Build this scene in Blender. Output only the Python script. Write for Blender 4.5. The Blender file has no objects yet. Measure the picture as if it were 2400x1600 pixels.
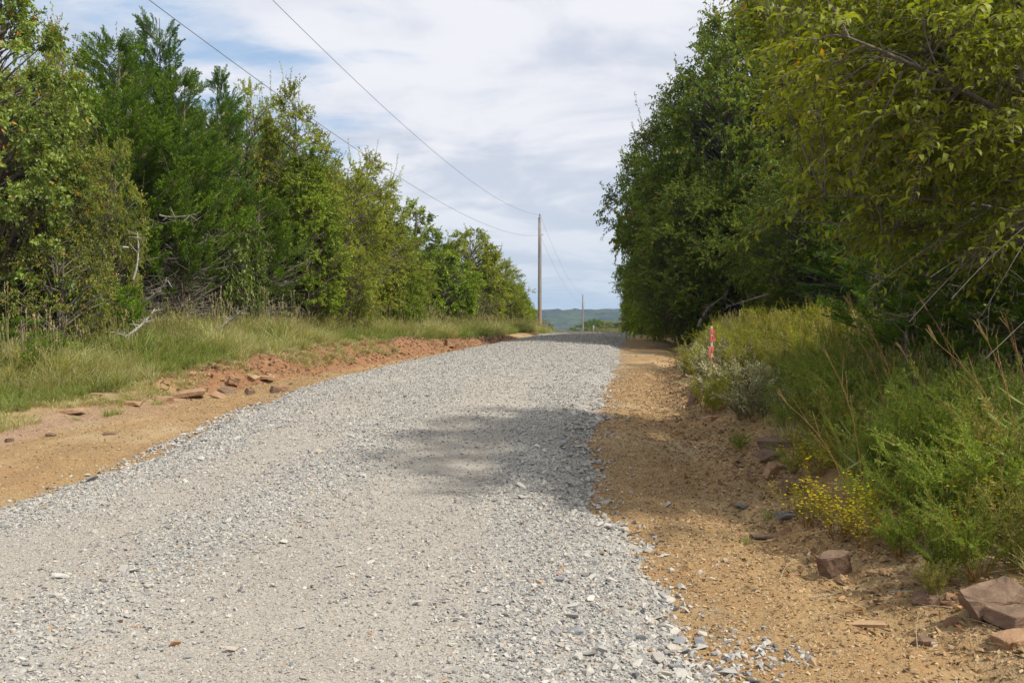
import bpy, bmesh, math, random
import numpy as np
from mathutils import Vector, Matrix

PI = math.pi
R = math.radians
C = bpy.context.scene.collection
sc = bpy.context.scene

# ------------------------------------------------------------------ camera, sky, sun, exposure
F = 2333.0                                     # focal length in photograph pixels (35 mm lens)
EYE = 1.6
cam_d = bpy.data.cameras.new("camera"); cam_d.lens = 35.0; cam_d.sensor_width = 36.0
cam_d.clip_start = 0.05; cam_d.clip_end = 20000
cam = bpy.data.objects.new("camera", cam_d); C.objects.link(cam)
cam.location = (0, 0, EYE); cam.rotation_euler = (R(90), 0, 0)
sc.camera = cam

SUN_AZ, SUN_EL = 116.0, 50.0                   # clockwise from the view direction, above the horizon
SUN_STRENGTH = 4.6
EXPOSURE = 0.0
sun_d = bpy.data.lights.new("sun", 'SUN'); sun_d.energy = SUN_STRENGTH; sun_d.angle = R(2.2); sun_d.color = (1.0, 0.955, 0.88)
sun = bpy.data.objects.new("sun", sun_d); C.objects.link(sun)
_dir = Vector((math.sin(R(SUN_AZ)) * math.cos(R(SUN_EL)), math.cos(R(SUN_AZ)) * math.cos(R(SUN_EL)), math.sin(R(SUN_EL))))
sun.rotation_euler = (-_dir).to_track_quat('-Z', 'Y').to_euler()

sc.view_settings.view_transform = 'Standard'
sc.view_settings.look = 'None'
sc.view_settings.exposure = EXPOSURE
sc.view_settings.gamma = 1.0
sc.view_settings.use_curve_mapping = False
sc.render.engine = 'CYCLES'
sc.cycles.max_bounces = 6
sc.cycles.diffuse_bounces = 3
sc.cycles.glossy_bounces = 2
sc.cycles.transmission_bounces = 4
sc.cycles.volume_bounces = 0
sc.cycles.transparent_max_bounces = 4


class NT:
    """Small helper to write node trees."""
    def __init__(s, tree):
        s.t = tree; s.n = tree.nodes; s.l = tree.links
    def add(s, kind, _props=None, **ins):
        nd = s.n.new(kind)
        for k, v in (_props or {}).items():
            setattr(nd, k, v)
        for k, v in ins.items():
            key = k.replace('__', ' ')
            if key.isdigit():
                key = int(key)
            elif key[0] == 'i' and key[1:].isdigit():
                key = int(key[1:])
            s.set(nd.inputs[key], v)
        return nd
    def set(s, sock, v):
        if isinstance(v, bpy.types.NodeSocket):
            s.l.new(v, sock)
        elif isinstance(v, bpy.types.Node):
            s.l.new(v.outputs[0], sock)
        else:
            if sock.type == 'RGBA' and len(v) == 3:
                v = (*v, 1.0)
            sock.default_value = v
    def math(s, op, a, b=0.0, clamp=False):
        return s.add('ShaderNodeMath', {'operation': op, 'use_clamp': clamp}, i0=a, i1=b).outputs[0]
    def vmath(s, op, a, b=(0, 0, 0)):
        return s.add('ShaderNodeVectorMath', {'operation': op}, i0=a, i1=b).outputs[0]
    def mix(s, f, a, b, mode='MIX'):
        nd = s.n.new('ShaderNodeMix'); nd.data_type = 'RGBA'; nd.blend_type = mode
        s.set(nd.inputs[0], f); s.set(nd.inputs[6], a); s.set(nd.inputs[7], b)
        return nd.outputs[2]
    def noise(s, vec, scale, detail=4.0, rough=0.55, out=0, dist=0.0):
        nd = s.add('ShaderNodeTexNoise', None, Vector=vec, Scale=scale, Detail=detail, Roughness=rough, Distortion=dist)
        return nd.outputs[out]
    def ramp(s, f, stops, interp='LINEAR'):
        nd = s.n.new('ShaderNodeValToRGB'); cr = nd.color_ramp; cr.interpolation = interp
        while len(cr.elements) < len(stops):
            cr.elements.new(0.5)
        for e, (p, c) in zip(cr.elements, stops):
            e.position = p
            e.color = (c, c, c, 1) if isinstance(c, (int, float)) else (*c, 1)
        s.set(nd.inputs[0], f)
        return nd.outputs[0]
    def maprange(s, v, a, b, c=0.0, d=1.0, smooth=False):
        nd = s.add('ShaderNodeMapRange', {'clamp': True, 'interpolation_type': 'SMOOTHSTEP' if smooth else 'LINEAR'}, i0=v, i1=a, i2=b, i3=c, i4=d)
        return nd.outputs[0]


world = bpy.data.worlds.new("World"); sc.world = world; world.use_nodes = True
w = NT(world.node_tree); w.n.clear()
sky = w.add('ShaderNodeTexSky'); sky.sky_type = 'NISHITA'; sky.sun_disc = False
sky.sun_elevation = R(SUN_EL); sky.sun_rotation = R(SUN_AZ); sky.air_density = 1.0; sky.dust_density = 1.0; sky.ozone_density = 1.3
tc = w.add('ShaderNodeTexCoord')
gen = tc.outputs['Generated']
sep = w.add('ShaderNodeSeparateXYZ', None, i0=gen)
zz = w.math('MAXIMUM', sep.outputs[2], 0.0)
zden = w.math('ADD', zz, 0.10)
px_ = w.math('DIVIDE', sep.outputs[0], zden)
py_ = w.math('DIVIDE', sep.outputs[1], zden)
pl = w.add('ShaderNodeCombineXYZ', None, i0=px_, i1=py_, i2=0.0).outputs[0]
n_big = w.noise(w.vmath('ADD', pl, (3.1, 7.4, 0.3)), 0.75, 9.0, 0.52, dist=0.35)
n_fine = w.noise(w.vmath('ADD', w.vmath('MULTIPLY', pl, (1.0, 1.7, 1.0)), (11.0, 2.0, 4.0)), 2.6, 8.0, 0.55, dist=0.3)
cov = w.math('ADD', w.math('MULTIPLY', n_big, 0.72), w.math('MULTIPLY', n_fine, 0.28))
cover = w.maprange(cov, 0.300, 0.445, 0.0, 1.0, True)
shade_n = w.noise(w.vmath('ADD', pl, (1.7, 0.4, 9.0)), 1.35, 7.0, 0.55, dist=0.5)
shade_f = w.maprange(shade_n, 0.40, 0.60, 0.0, 1.0, True)
CL = 10.0
cloud = w.mix(shade_f, (0.640 * CL, 0.690 * CL, 0.800 * CL), (0.900 * CL, 0.905 * CL, 0.955 * CL))
hor = w.maprange(zz, 0.02, 0.20, 1.0, 0.0, True)
cloud = w.mix(w.math('MULTIPLY', hor, 0.55), cloud, (0.540 * CL, 0.650 * CL, 0.765 * CL))
base_sky = w.mix(0.75, sky.outputs[0], (0.42 * CL, 0.62 * CL, 0.90 * CL))
col = w.mix(cover, base_sky, cloud)
low = w.maprange(zz, 0.0, 0.075, 0.75, 0.0, True)
col = w.mix(low, col, (0.455 * CL, 0.620 * CL, 0.790 * CL))
bg = w.add('ShaderNodeBackground', None, Color=col, Strength=0.1)
out = w.add('ShaderNodeOutputWorld', None, Surface=bg)


# ------------------------------------------------------------------ numeric helpers
def vnoise(x, y, seed=0):
    x = np.asarray(x, float); y = np.asarray(y, float)
    xi = np.floor(x).astype(np.int64); yi = np.floor(y).astype(np.int64)
    fx = x - xi; fy = y - yi
    fx = fx * fx * (3 - 2 * fx); fy = fy * fy * (3 - 2 * fy)
    def h(a, b):
        n = (a * 374761393 + b * 668265263 + seed * 1442695041) & 0xffffffff
        n = ((n ^ (n >> 13)) * 1274126177) & 0xffffffff
        return ((n ^ (n >> 16)) & 0xffff) / 65535.0
    return (h(xi, yi) * (1 - fx) + h(xi + 1, yi) * fx) * (1 - fy) + (h(xi, yi + 1) * (1 - fx) + h(xi + 1, yi + 1) * fx) * fy

def fbm(x, y, seed=0, octaves=4):
    v = 0; a = 0.5; s = 0
    for o in range(octaves):
        v = v + a * vnoise(x * 2 ** o, y * 2 ** o, seed + o * 17); s += a; a *= 0.5
    return v / s

def sstep(a, b, x):
    t = np.clip((x - a) / (b - a), 0, 1)
    return t * t * (3 - 2 * t)

_pd = [-200, -30, 0, 5, 9, 13.5, 19, 27, 42, 56, 62, 72, 84, 110, 140, 170, 300, 600, 1200, 6000]
_pz = [-2, -.6, -.22, -.11, .04, .425, .785, 1.04, 1.51, 1.96, 2.03, 2.04, 2.0, 1.75, .7, -.4, -7, -20, -30, -40]
_dg = np.arange(-40, 320, 0.25)
_zg = np.interp(_dg, _pd, _pz)
_k = np.exp(-0.5 * (np.arange(-16, 17) / 6.0) ** 2); _k /= _k.sum()
_zs = np.convolve(np.pad(_zg, 16, mode='edge'), _k, mode='valid')

def zprof(d):
    d = np.asarray(d, float)
    return np.where((d > -38) & (d < 315), np.interp(d, _dg, _zs), np.interp(d, _pd, _pz))

_ld = [-10, 2, 5, 9, 11.3, 14.3, 18, 24, 30, 37, 47, 56, 70, 84, 100, 130]
_lx = [-6.6, -6, -5.5, -4.60, -3.98, -3.90, -3.78, -3.1, -2.3, -1.24, .35, 1.7, 3.5, 4.6, 4.6, 0]
_rd = [-10, 2, 5, 6.6, 7.8, 9, 11, 13.5, 19, 27, 42, 56, 70, 84, 100, 130]
_rx = [1.6, 1.2, 1.0, .90, .86, .66, .76, 1.04, 1.78, 2.78, 4.55, 6.55, 8.5, 10.0, 10.6, 7]
def edgeL(d): return np.interp(d, _ld, _lx)
def edgeR(d): return np.interp(d, _rd, _rx)
def crestL(d):
    return np.interp(d, [-10, 4, 10, 14.2, 16.5, 20.5, 25, 30, 37, 47, 60, 84, 130], [-9, -8.6, -8.0, -7.3, -6.5, -5.7, -4.75, -3.95, -2.85, -.75, 1.0, 3.3, 3.3])
def bankL(d):
    return np.interp(d, [0, 14, 17, 20, 24, 31, 36, 42, 60], [.05, .05, .14, .32, .48, .48, .32, .16, .12])
def toeR(d):
    return np.interp(d, [-10, 4, 6.4, 8.5, 11.5, 13.2, 16.5, 21, 30, 40, 56, 84, 130], [3.1, 2.9, 2.62, 2.42, 2.45, 2.5, 2.83, 3.5, 5.2, 7.0, 9.2, 12.2, 12])

def H(x, d):
    x = np.asarray(x, float); d = np.asarray(d, float)
    z = zprof(d)
    near = 1 - sstep(110, 200, d)
    cl = crestL(d); bl = bankL(d)
    up = sstep(cl + 1.0, cl - 0.02, x)
    z = z + near * bl * up
    z = z + near * np.clip((cl - x), 0, 40) * 0.012
    rough = sstep(cl + 1.1, cl + 0.5, x) * sstep(cl - 0.5, cl + 0.1, x) * sstep(15, 19, d) * (1 - sstep(44, 50, d))
    z = z + rough * ((fbm(x * 3.1, d * 2.3, 5) - .5) * .42 + (fbm(x * 9, d * 7, 9) - .5) * .20)
    t = toeR(d)
    z = z - near * 0.10 * np.exp(-((x - t + 0.35) / 0.33) ** 2)
    z = z + near * 0.52 * sstep(t - 0.05, t + 1.7, x) * np.interp(d, [4, 8, 14, 40, 60], [.55, .8, 1, .8, .5])
    z = z + near * np.clip(x - t - 1.7, 0, 40) * 0.02
    rr = np.exp(-((x - t) / 0.9) ** 2) * near
    z = z + rr * (fbm(x * 3.3, d * 2.6, 21) - .5) * .20 + rr * (fbm(x * 10, d * 8, 23, 3) - .5) * .07
    # left-hand dirt turnout sits a little lower than the gravel
    z = z + near * (-0.05) * sstep(edgeL(d) + .1, edgeL(d) - .5, x) * sstep(cl, cl + 1.0, x)
    z = z + near * (fbm(x * .35, d * .3, 3) - .5) * .10 * sstep(0.5, 3, np.minimum(np.abs(x - edgeL(d)), 9)) * ((x < edgeL(d)) | (x > edgeR(d)))
    dirt = near * ((x < edgeL(d) - .1) | (x > edgeR(d) + .1))
    z = z + (fbm(x * 2.0, d * 1.7, 31, 3) - .5) * .035 * near + dirt * (fbm(x * 6.5, d * 4.5, 33, 3) - .5) * .045
    # valley shape far away
    z = z + (1 - near) * (fbm(x / 160, d / 160, 41) - .5) * 8
    return z

def at(px, py):
    """Ground point seen at photograph pixel (2400 x 1600)."""
    u = (px - 1200) / F; v = (800 - py) / F
    ds = np.concatenate([np.arange(3, 30, .02), np.arange(30, 400, .1)])
    g = H(u * ds, ds); z = EYE + v * ds
    k = np.argmax(z <= g)
    return float(u * ds[k]), float(ds[k]), float(g[k])

def P(px, d, dz=0.0):
    """Ground point below pixel column px at distance d."""
    x = (px - 1200) / F * d
    return (x, d, float(H(x, d)) + dz)


# ------------------------------------------------------------------ mesh helpers
class Geo:
    def __init__(s):
        s.v = []; s.t = []; s.q = []; s.c = []; s.n = 0; s.tm = []; s.qm = []
    def add(s, v, tris=None, quads=None, col=None, mat=0):
        v = np.asarray(v, float).reshape(-1, 3)
        if tris is not None and len(tris):
            tris = np.asarray(tris, np.int64); s.t.append(tris + s.n); s.tm.append(np.full(len(tris), mat))
        if quads is not None and len(quads):
            quads = np.asarray(quads, np.int64); s.q.append(quads + s.n); s.qm.append(np.full(len(quads), mat))
        if col is None:
            col = np.full((len(v), 3), .5)
        col = np.asarray(col, float).reshape(-1, 3)
        s.v.append(v); s.c.append(col); s.n += len(v)
    def mesh(s, name, mats=(), smooth=False):
        me = bpy.data.meshes.new(name)
        v = np.concatenate(s.v) if s.v else np.zeros((0, 3))
        t = np.concatenate(s.t) if s.t else np.zeros((0, 3), int)
        q = np.concatenate(s.q) if s.q else np.zeros((0, 4), int)
        me.vertices.add(len(v)); me.vertices.foreach_set('co', v.astype(np.float32).ravel())
        nl = len(t) * 3 + len(q) * 4
        me.loops.add(nl); me.loops.foreach_set('vertex_index', np.concatenate([t.ravel(), q.ravel()]).astype(np.int32))
        me.polygons.add(len(t) + len(q))
        ls = np.concatenate([np.arange(len(t)) * 3, len(t) * 3 + np.arange(len(q)) * 4]).astype(np.int32)
        me.polygons.foreach_set('loop_start', ls)
        mi = np.concatenate([np.concatenate(s.tm) if s.tm else [], np.concatenate(s.qm) if s.qm else []]).astype(np.int32)
        for m in mats:
            me.materials.append(m)
        me.polygons.foreach_set('material_index', mi)
        if smooth:
            me.polygons.foreach_set('use_smooth', np.ones(len(t) + len(q), bool))
        a = me.attributes.new('col', 'FLOAT_COLOR', 'POINT')
        c = np.concatenate([np.concatenate(s.c), np.ones((len(v), 1))], 1) if len(v) else np.zeros((0, 4))
        a.data.foreach_set('color', c.astype(np.float32).ravel())
        me.update(); me.validate()
        return me

def norm(a):
    return a / np.maximum(np.linalg.norm(a, axis=-1, keepdims=True), 1e-9)

def bez(P0, P1, P2, t):
    t = t[..., None]
    return (1 - t) ** 2 * P0[:, None] + 2 * t * (1 - t) * P1[:, None] + t * t * P2[:, None]

def bezt(P0, P1, P2, t):
    t = t[..., None]
    return norm(2 * (1 - t) * (P1 - P0)[:, None] + 2 * t * (P2 - P1)[:, None] + 1e-6)

def tubes(g, P0, P1, P2, r0, r1, K=4, S=4, mat=0, col=None):
    P0, P1, P2 = (np.asarray(a, float).reshape(-1, 3) for a in (P0, P1, P2))
    M = len(P0)
    r0 = np.broadcast_to(r0, (M,)); r1 = np.broadcast_to(r1, (M,))
    t = np.broadcast_to(np.linspace(0, 1, K), (M, K))
    pos = bez(P0, P1, P2, t); tan = bezt(P0, P1, P2, t)
    ref = np.where(np.abs(tan[..., 2:3]) > .9, np.array([1., 0, 0]), np.array([0, 0, 1.]))
    u = norm(np.cross(tan, ref)); v = np.cross(tan, u)
    rad = r0[:, None] + (r1 - r0)[:, None] * t
    a = np.linspace(0, 2 * PI, S, endpoint=False)
    ring = pos[:, :, None] + rad[:, :, None, None] * (np.cos(a)[None, None, :, None] * u[:, :, None] + np.sin(a)[None, None, :, None] * v[:, :, None])
    idx = np.arange(M * K * S).reshape(M, K, S)
    q = np.stack([idx[:, :-1], np.roll(idx[:, :-1], -1, 2), np.roll(idx[:, 1:], -1, 2), idx[:, 1:]], -1).reshape(-1, 4)
    c = None
    if col is not None:
        c = np.repeat(np.asarray(col).reshape(M, 3), K * S, 0)
    g.add(ring.reshape(-1, 3), quads=q, col=c, mat=mat)

def kites(g, base, fwd, side, length, width, col, fold=0.25, mat=0, mid=.42):
    """Folded leaves: base -> tip along the midrib, both halves raised."""
    n = np.cross(fwd, side)
    L = np.asarray(length).reshape(-1, 1); W = np.asarray(width).reshape(-1, 1)
    b = base; tip = base + fwd * L - n * L * .12
    m = base + fwd * L * mid
    l = m + side * W * .5 + n * W * fold; r = m - side * W * .5 + n * W * fold
    v = np.stack([b, l, tip, r], 1).reshape(-1, 3)
    i = np.arange(len(b))[:, None] * 4
    tr = np.concatenate([i + [[0, 2, 1]], i + [[0, 3, 2]]], 0)
    g.add(v, tris=tr, col=np.repeat(col, 4, 0), mat=mat)

def sprig(g, P0, P1, P2, n, length, width, rng, out=.9, along=.6, droop=.3, t0=.15, up=.35, crand=None, autumn=0.0, fold=.25, mat=0, mid=.42):
    """n leaves along each of the bezier twigs."""
    M = len(P0)
    t = t0 + (1 - t0) * (np.arange(n)[None, :] + rng.random((M, n))) / n
    pos = bez(P0, P1, P2, t).reshape(-1, 3); tan = bezt(P0, P1, P2, t).reshape(-1, 3)
    rv = norm(rng.normal(size=(M * n, 3)))
    perp = norm(np.cross(tan, rv))
    f = norm(tan * along + perp * out + np.array([0, 0, -droop]) + rng.normal(size=(M * n, 3)) * .15)
    nrm = norm(np.array([0, 0, 1.0]) * up + rng.normal(size=(M * n, 3)) * .5 + rv * .3)
    side = norm(np.cross(nrm, f))
    L = length * (0.65 + .7 * rng.random(M * n)); W = width * (0.7 + .6 * rng.random(M * n))
    cr = rng.random(M) if crand is None else crand
    cc = np.stack([rng.random(M * n), np.repeat(cr, n), (rng.random(M * n) < autumn).astype(float)], 1)
    kites(g, pos, f, side, L, W, cc, fold, mat, mid)

def obj(name, me, parent=None, loc=None, kind=None):
    o = bpy.data.objects.new(name, me); C.objects.link(o)
    if parent is not None:
        o.parent = parent
    if loc is not None:
        o.location = loc
    if kind:
        o['kind'] = kind
    return o

def thing(name, label, cat, loc=(0, 0, 0), rz=0.0, group=None, data=None, scale=None):
    o = bpy.data.objects.new(name, data); C.objects.link(o)
    o.location = loc; o.rotation_euler = (0, 0, rz)
    if scale is not None:
        o.scale = scale if hasattr(scale, '__len__') else (scale,) * 3
    if data is None:
        o.empty_display_size = .2
    o['label'] = label; o['category'] = cat
    if group:
        o['group'] = group
    return o


# ------------------------------------------------------------------ materials
def leaf_mat(name, c1, c2, autumn=(.45, .16, .02), trans=.32, gloss=.18, rough=.5, tcol=None):
    m = bpy.data.materials.new(name); m.use_nodes = True
    k = NT(m.node_tree); k.n.clear()
    at_ = k.add('ShaderNodeAttribute', {'attribute_name': 'col'})
    s = k.add('ShaderNodeSeparateColor', None, i0=at_.outputs['Color'])
    oi = k.add('ShaderNodeObjectInfo')
    f = k.math('ADD', k.math('MULTIPLY', s.outputs[0], .5), k.math('MULTIPLY', s.outputs[1], .5))
    col = k.mix(f, c1, c2)
    col = k.mix(s.outputs[2], col, autumn)
    b = k.math('ADD', k.math('MULTIPLY', oi.outputs['Random'], .34), .83)
    b2 = k.math('ADD', k.math('MULTIPLY', s.outputs[1], .5), .75)
    bb = k.math('MULTIPLY', b, b2)
    col = k.mix(1.0, col, k.add('ShaderNodeCombineColor', None, i0=bb, i1=bb, i2=bb).outputs[0], 'MULTIPLY')
    pr = k.add('ShaderNodeBsdfPrincipled', None, Base__Color=col, Roughness=rough)
    pr.inputs['Specular IOR Level'].default_value = gloss
    tcm = k.mix(1.0, col, (1.5, 1.45, .55) if tcol is None else tcol, 'MULTIPLY')
    tr = k.add('ShaderNodeBsdfTranslucent', None, Color=tcm)
    mx = k.add('ShaderNodeMixShader', None, i0=trans, i1=pr.outputs[0], i2=tr.outputs[0])
    k.add('ShaderNodeOutputMaterial', None, Surface=mx)
    return m

def bark_mat(name, c1, c2, scale=9.0):
    m = bpy.data.materials.new(name); m.use_nodes = True
    k = NT(m.node_tree); k.n.clear()
    g = k.add('ShaderNodeTexCoord').outputs['Object']
    v = k.vmath('MULTIPLY', g, (1, 1, .18))
    n = k.noise(v, scale * 3, 5, .65)
    n2 = k.noise(g, scale * .4, 3)
    col = k.mix(k.maprange(n, .35, .68), c1, c2)
    col = k.mix(k.math('MULTIPLY', n2, .4), col, c2)
    bump = k.add('ShaderNodeBump', None, Strength=.7, Distance=.02, Height=n)
    pr = k.add('ShaderNodeBsdfPrincipled', None, Base__Color=col, Roughness=.9, Normal=bump)
    k.add('ShaderNodeOutputMaterial', None, Surface=pr)
    return m

def plain_mat(name, col, rough=.6, metal=0.0, noise=0.15, scale=20.0):
    m = bpy.data.materials.new(name); m.use_nodes = True
    k = NT(m.node_tree); k.n.clear()
    g = k.add('ShaderNodeTexCoord').outputs['Object']
    n = k.noise(g, scale, 5, .6)
    c = k.mix(k.maprange(n, .3, .7), tuple(a * (1 - noise) for a in col), tuple(min(1, a * (1 + noise)) for a in col))
    pr = k.add('ShaderNodeBsdfPrincipled', None, Base__Color=c, Roughness=rough, Metallic=metal)
    k.add('ShaderNodeOutputMaterial', None, Surface=pr)
    return m

def stone_mat(name, stops, var=.25, scale=30.0):
    """Loose stones: colour picked per stone, fine grain on each."""
    m = bpy.data.materials.new(name); m.use_nodes = True
    k = NT(m.node_tree); k.n.clear()
    oi = k.add('ShaderNodeObjectInfo')
    at_ = k.add('ShaderNodeAttribute', {'attribute_name': 'tint'})
    f = k.math('FRACT', k.math('ADD', oi.outputs['Random'], at_.outputs['Fac']))
    col = k.ramp(f, stops)
    g = k.add('ShaderNodeTexCoord').outputs['Object']
    n = k.noise(g, scale, 4, .6)
    v = k.maprange(n, .3, .7, 1 - var, 1 + var)
    col = k.mix(1.0, col, k.add('ShaderNodeCombineColor', None, i0=v, i1=v, i2=v).outputs[0], 'MULTIPLY')
    bump = k.add('ShaderNodeBump', None, Strength=.35, Distance=.004, Height=n)
    pr = k.add('ShaderNodeBsdfPrincipled', None, Base__Color=col, Roughness=.85, Normal=bump)
    k.add('ShaderNodeOutputMaterial', None, Surface=pr)
    return m

M_GRAVEL = stone_mat('limestone_chips', [(0.0, (.11, .108, .108)), (.09, (.23, .23, .23)), (.22, (.33, .315, .285)), (.45, (.415, .39, .34)), (.64, (.46, .435, .375)), (.88, (.52, .495, .435)), (.91, (.43, .36, .27)), (.97, (.40, .37, .33)), (.985, (.42, .25, .11)), (1.0, (.24, .15, .12))])
M_TANCHIP = stone_mat('tan_dirt_chips', [(0.0, (.13, .08, .038)), (.3, (.30, .195, .095)), (.6, (.42, .285, .135)), (.85, (.53, .385, .20)), (.95, (.44, .20, .07)), (1.0, (.52, .46, .37))])
M_CLAY = stone_mat('red_clay_clods', [(0.0, (.10, .055, .032)), (.4, (.24, .125, .065)), (.8, (.33, .19, .095)), (1.0, (.41, .27, .145))])

def sandstone(name, c1, c2, c3):
    m = bpy.data.materials.new(name); m.use_nodes = True
    k = NT(m.node_tree); k.n.clear()
    g = k.add('ShaderNodeTexCoord').outputs['Object']
    n = k.noise(g, 5, 6, .62); n2 = k.noise(k.vmath('MULTIPLY', g, (1, 1, 5)), 14, 6, .6); n3 = k.noise(g, 60, 4, .6)
    c = k.mix(k.maprange(n, .35, .65), c1, c2)
    c = k.mix(k.math('MULTIPLY', k.maprange(n2, .5, .72), .7), c, c3)
    h = k.math('ADD', k.math('MULTIPLY', n2, .6), k.math('MULTIPLY', n3, .4))
    b = k.add('ShaderNodeBump', None, Strength=.9, Distance=.02, Height=h)
    up = k.add('ShaderNodeSeparateXYZ', None, i0=k.add('ShaderNodeNewGeometry').outputs['Normal']).outputs[2]
    dust = k.math('MULTIPLY', k.maprange(up, .35, .9), k.maprange(k.noise(g, 9, 6, .7), .42, .62))
    c = k.mix(k.math('MULTIPLY', dust, .30), c, (.36, .27, .165))
    stain = k.maprange(k.noise(g, 3.5, 5, .7), .55, .68, 0, .6); c = k.mix(stain, c, (.09, .06, .045))
    pr = k.add('ShaderNodeBsdfPrincipled', None, Base__Color=c, Roughness=.88, Normal=b)
    k.add('ShaderNodeOutputMaterial', None, Surface=pr)
    return m

M_ROCK_BROWN = sandstone('brown_sandstone', (.135, .082, .050), (.20, .122, .074), (.28, .17, .10))
M_ROCK_ORANGE = sandstone('orange_sandstone', (.32, .18, .095), (.41, .245, .13), (.25, .13, .07))
M_ROCK_BUFF = sandstone('buff_sandstone', (.38, .24, .12), (.46, .31, .17), (.26, .14, .08))
M_ROCK_GREY = sandstone('grey_slate', (.12, .11, .112), (.18, .16, .155), (.24, .18, .15))

# the ground sheet: bare tan dirt, red clay, soil under grass, chosen by what lies where
def ground_mat():
    m = bpy.data.materials.new('ground_soil'); m.use_nodes = True
    k = NT(m.node_tree); k.n.clear()
    geo = k.add('ShaderNodeNewGeometry'); pos = geo.outputs['Position']
    at_ = k.add('ShaderNodeAttribute', {'attribute_name': 'zone'})
    s = k.add('ShaderNodeSeparateColor', None, i0=at_.outputs['Color'])
    nbig = k.noise(pos, .8, 5, .6); nmid = k.noise(pos, 5, 6, .65); nf = k.noise(pos, 38, 5, .7)
    vor = k.add('ShaderNodeTexVoronoi', {'feature': 'F1'}, Vector=pos, Scale=75.0, Randomness=1.0)
    vs = k.add('ShaderNodeSeparateColor', None, i0=vor.outputs['Color'])
    tan = k.ramp(vs.outputs[0], [(0, (.25, .155, .065)), (.3, (.36, .245, .115)), (.7, (.43, .30, .145)), (.93, (.51, .375, .20)), (1, (.44, .20, .08))])
    tan = k.mix(k.maprange(nmid, .38, .68, 0, .65), tan, (.33, .20, .085))
    tan = k.mix(k.maprange(nbig, .40, .68, 0, .55), tan, (.42, .24, .11))
    tan = k.mix(k.maprange(nf, .42, .62, .28, 0.0), tan, (.16, .095, .045))
    streak = k.noise(k.vmath('MULTIPLY', k.vmath('ADD', pos, k.vmath('MULTIPLY', k.noise(pos, .6, 3, .5, out=1), (1.2, 1.2, 0))), (2.6, .22, 1)), 1.6, 5, .6)
    tan = k.mix(k.maprange(streak, .50, .66, 0, .55), tan, (.25, .165, .085))
    tan = k.mix(k.maprange(k.noise(pos, .45, 4, .6), .52, .66, 0, .6), tan, (.47, .37, .22))
    clay = k.mix(k.maprange(nmid, .32, .68), (.20, .098, .05), (.34, .185, .092))
    clay = k.mix(k.maprange(nf, .45, .7, 0, .5), clay, (.46, .26, .12))
    soil = k.mix(k.maprange(nmid, .35, .65), (.15, .10, .055), (.25, .19, .10))
    soil = k.mix(k.maprange(nf, .5, .7, 0, .7), soil, (.33, .27, .16))
    litter = k.mix(k.maprange(nf, .35, .65), (.05, .035, .02), (.13, .09, .055))
    pink = k.mix(k.maprange(nf, .4, .65), (.30, .185, .115), (.42, .29, .20))
    w1 = k.math('ADD', s.outputs[0], k.math('MULTIPLY', k.math('SUBTRACT', nmid, .5), .9))
    w2 = k.math('ADD', s.outputs[1], k.math('MULTIPLY', k.math('SUBTRACT', nmid, .5), .9))
    w3 = k.math('ADD', s.outputs[2], k.math('MULTIPLY', k.math('SUBTRACT', nmid, .5), .9))
    c = k.mix(k.maprange(w1, .42, .58), tan, clay)
    c = k.mix(k.maprange(w2, .42, .58), c, soil)
    c = k.mix(k.maprange(w3, .42, .58), c, litter)
    c = k.mix(k.maprange(k.math('ADD', at_.outputs['Alpha'], k.math('MULTIPLY', k.math('SUBTRACT', nbig, .5), 1.2)), .5, .95, 0, .9), c, pink)
    h = k.math('ADD', k.math('MULTIPLY', k.math('SUBTRACT', 1.0, vor.outputs['Distance']), .5), k.math('ADD', nf, k.math('MULTIPLY', nmid, .8)))
    b = k.add('ShaderNodeBump', None, Strength=.8, Distance=.018, Height=h)
    pr = k.add('ShaderNodeBsdfPrincipled', None, Base__Color=c, Roughness=.95, Normal=b)
    pr.inputs['Specular IOR Level'].default_value = .15
    k.add('ShaderNodeOutputMaterial', None, Surface=pr)
    return m

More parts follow.
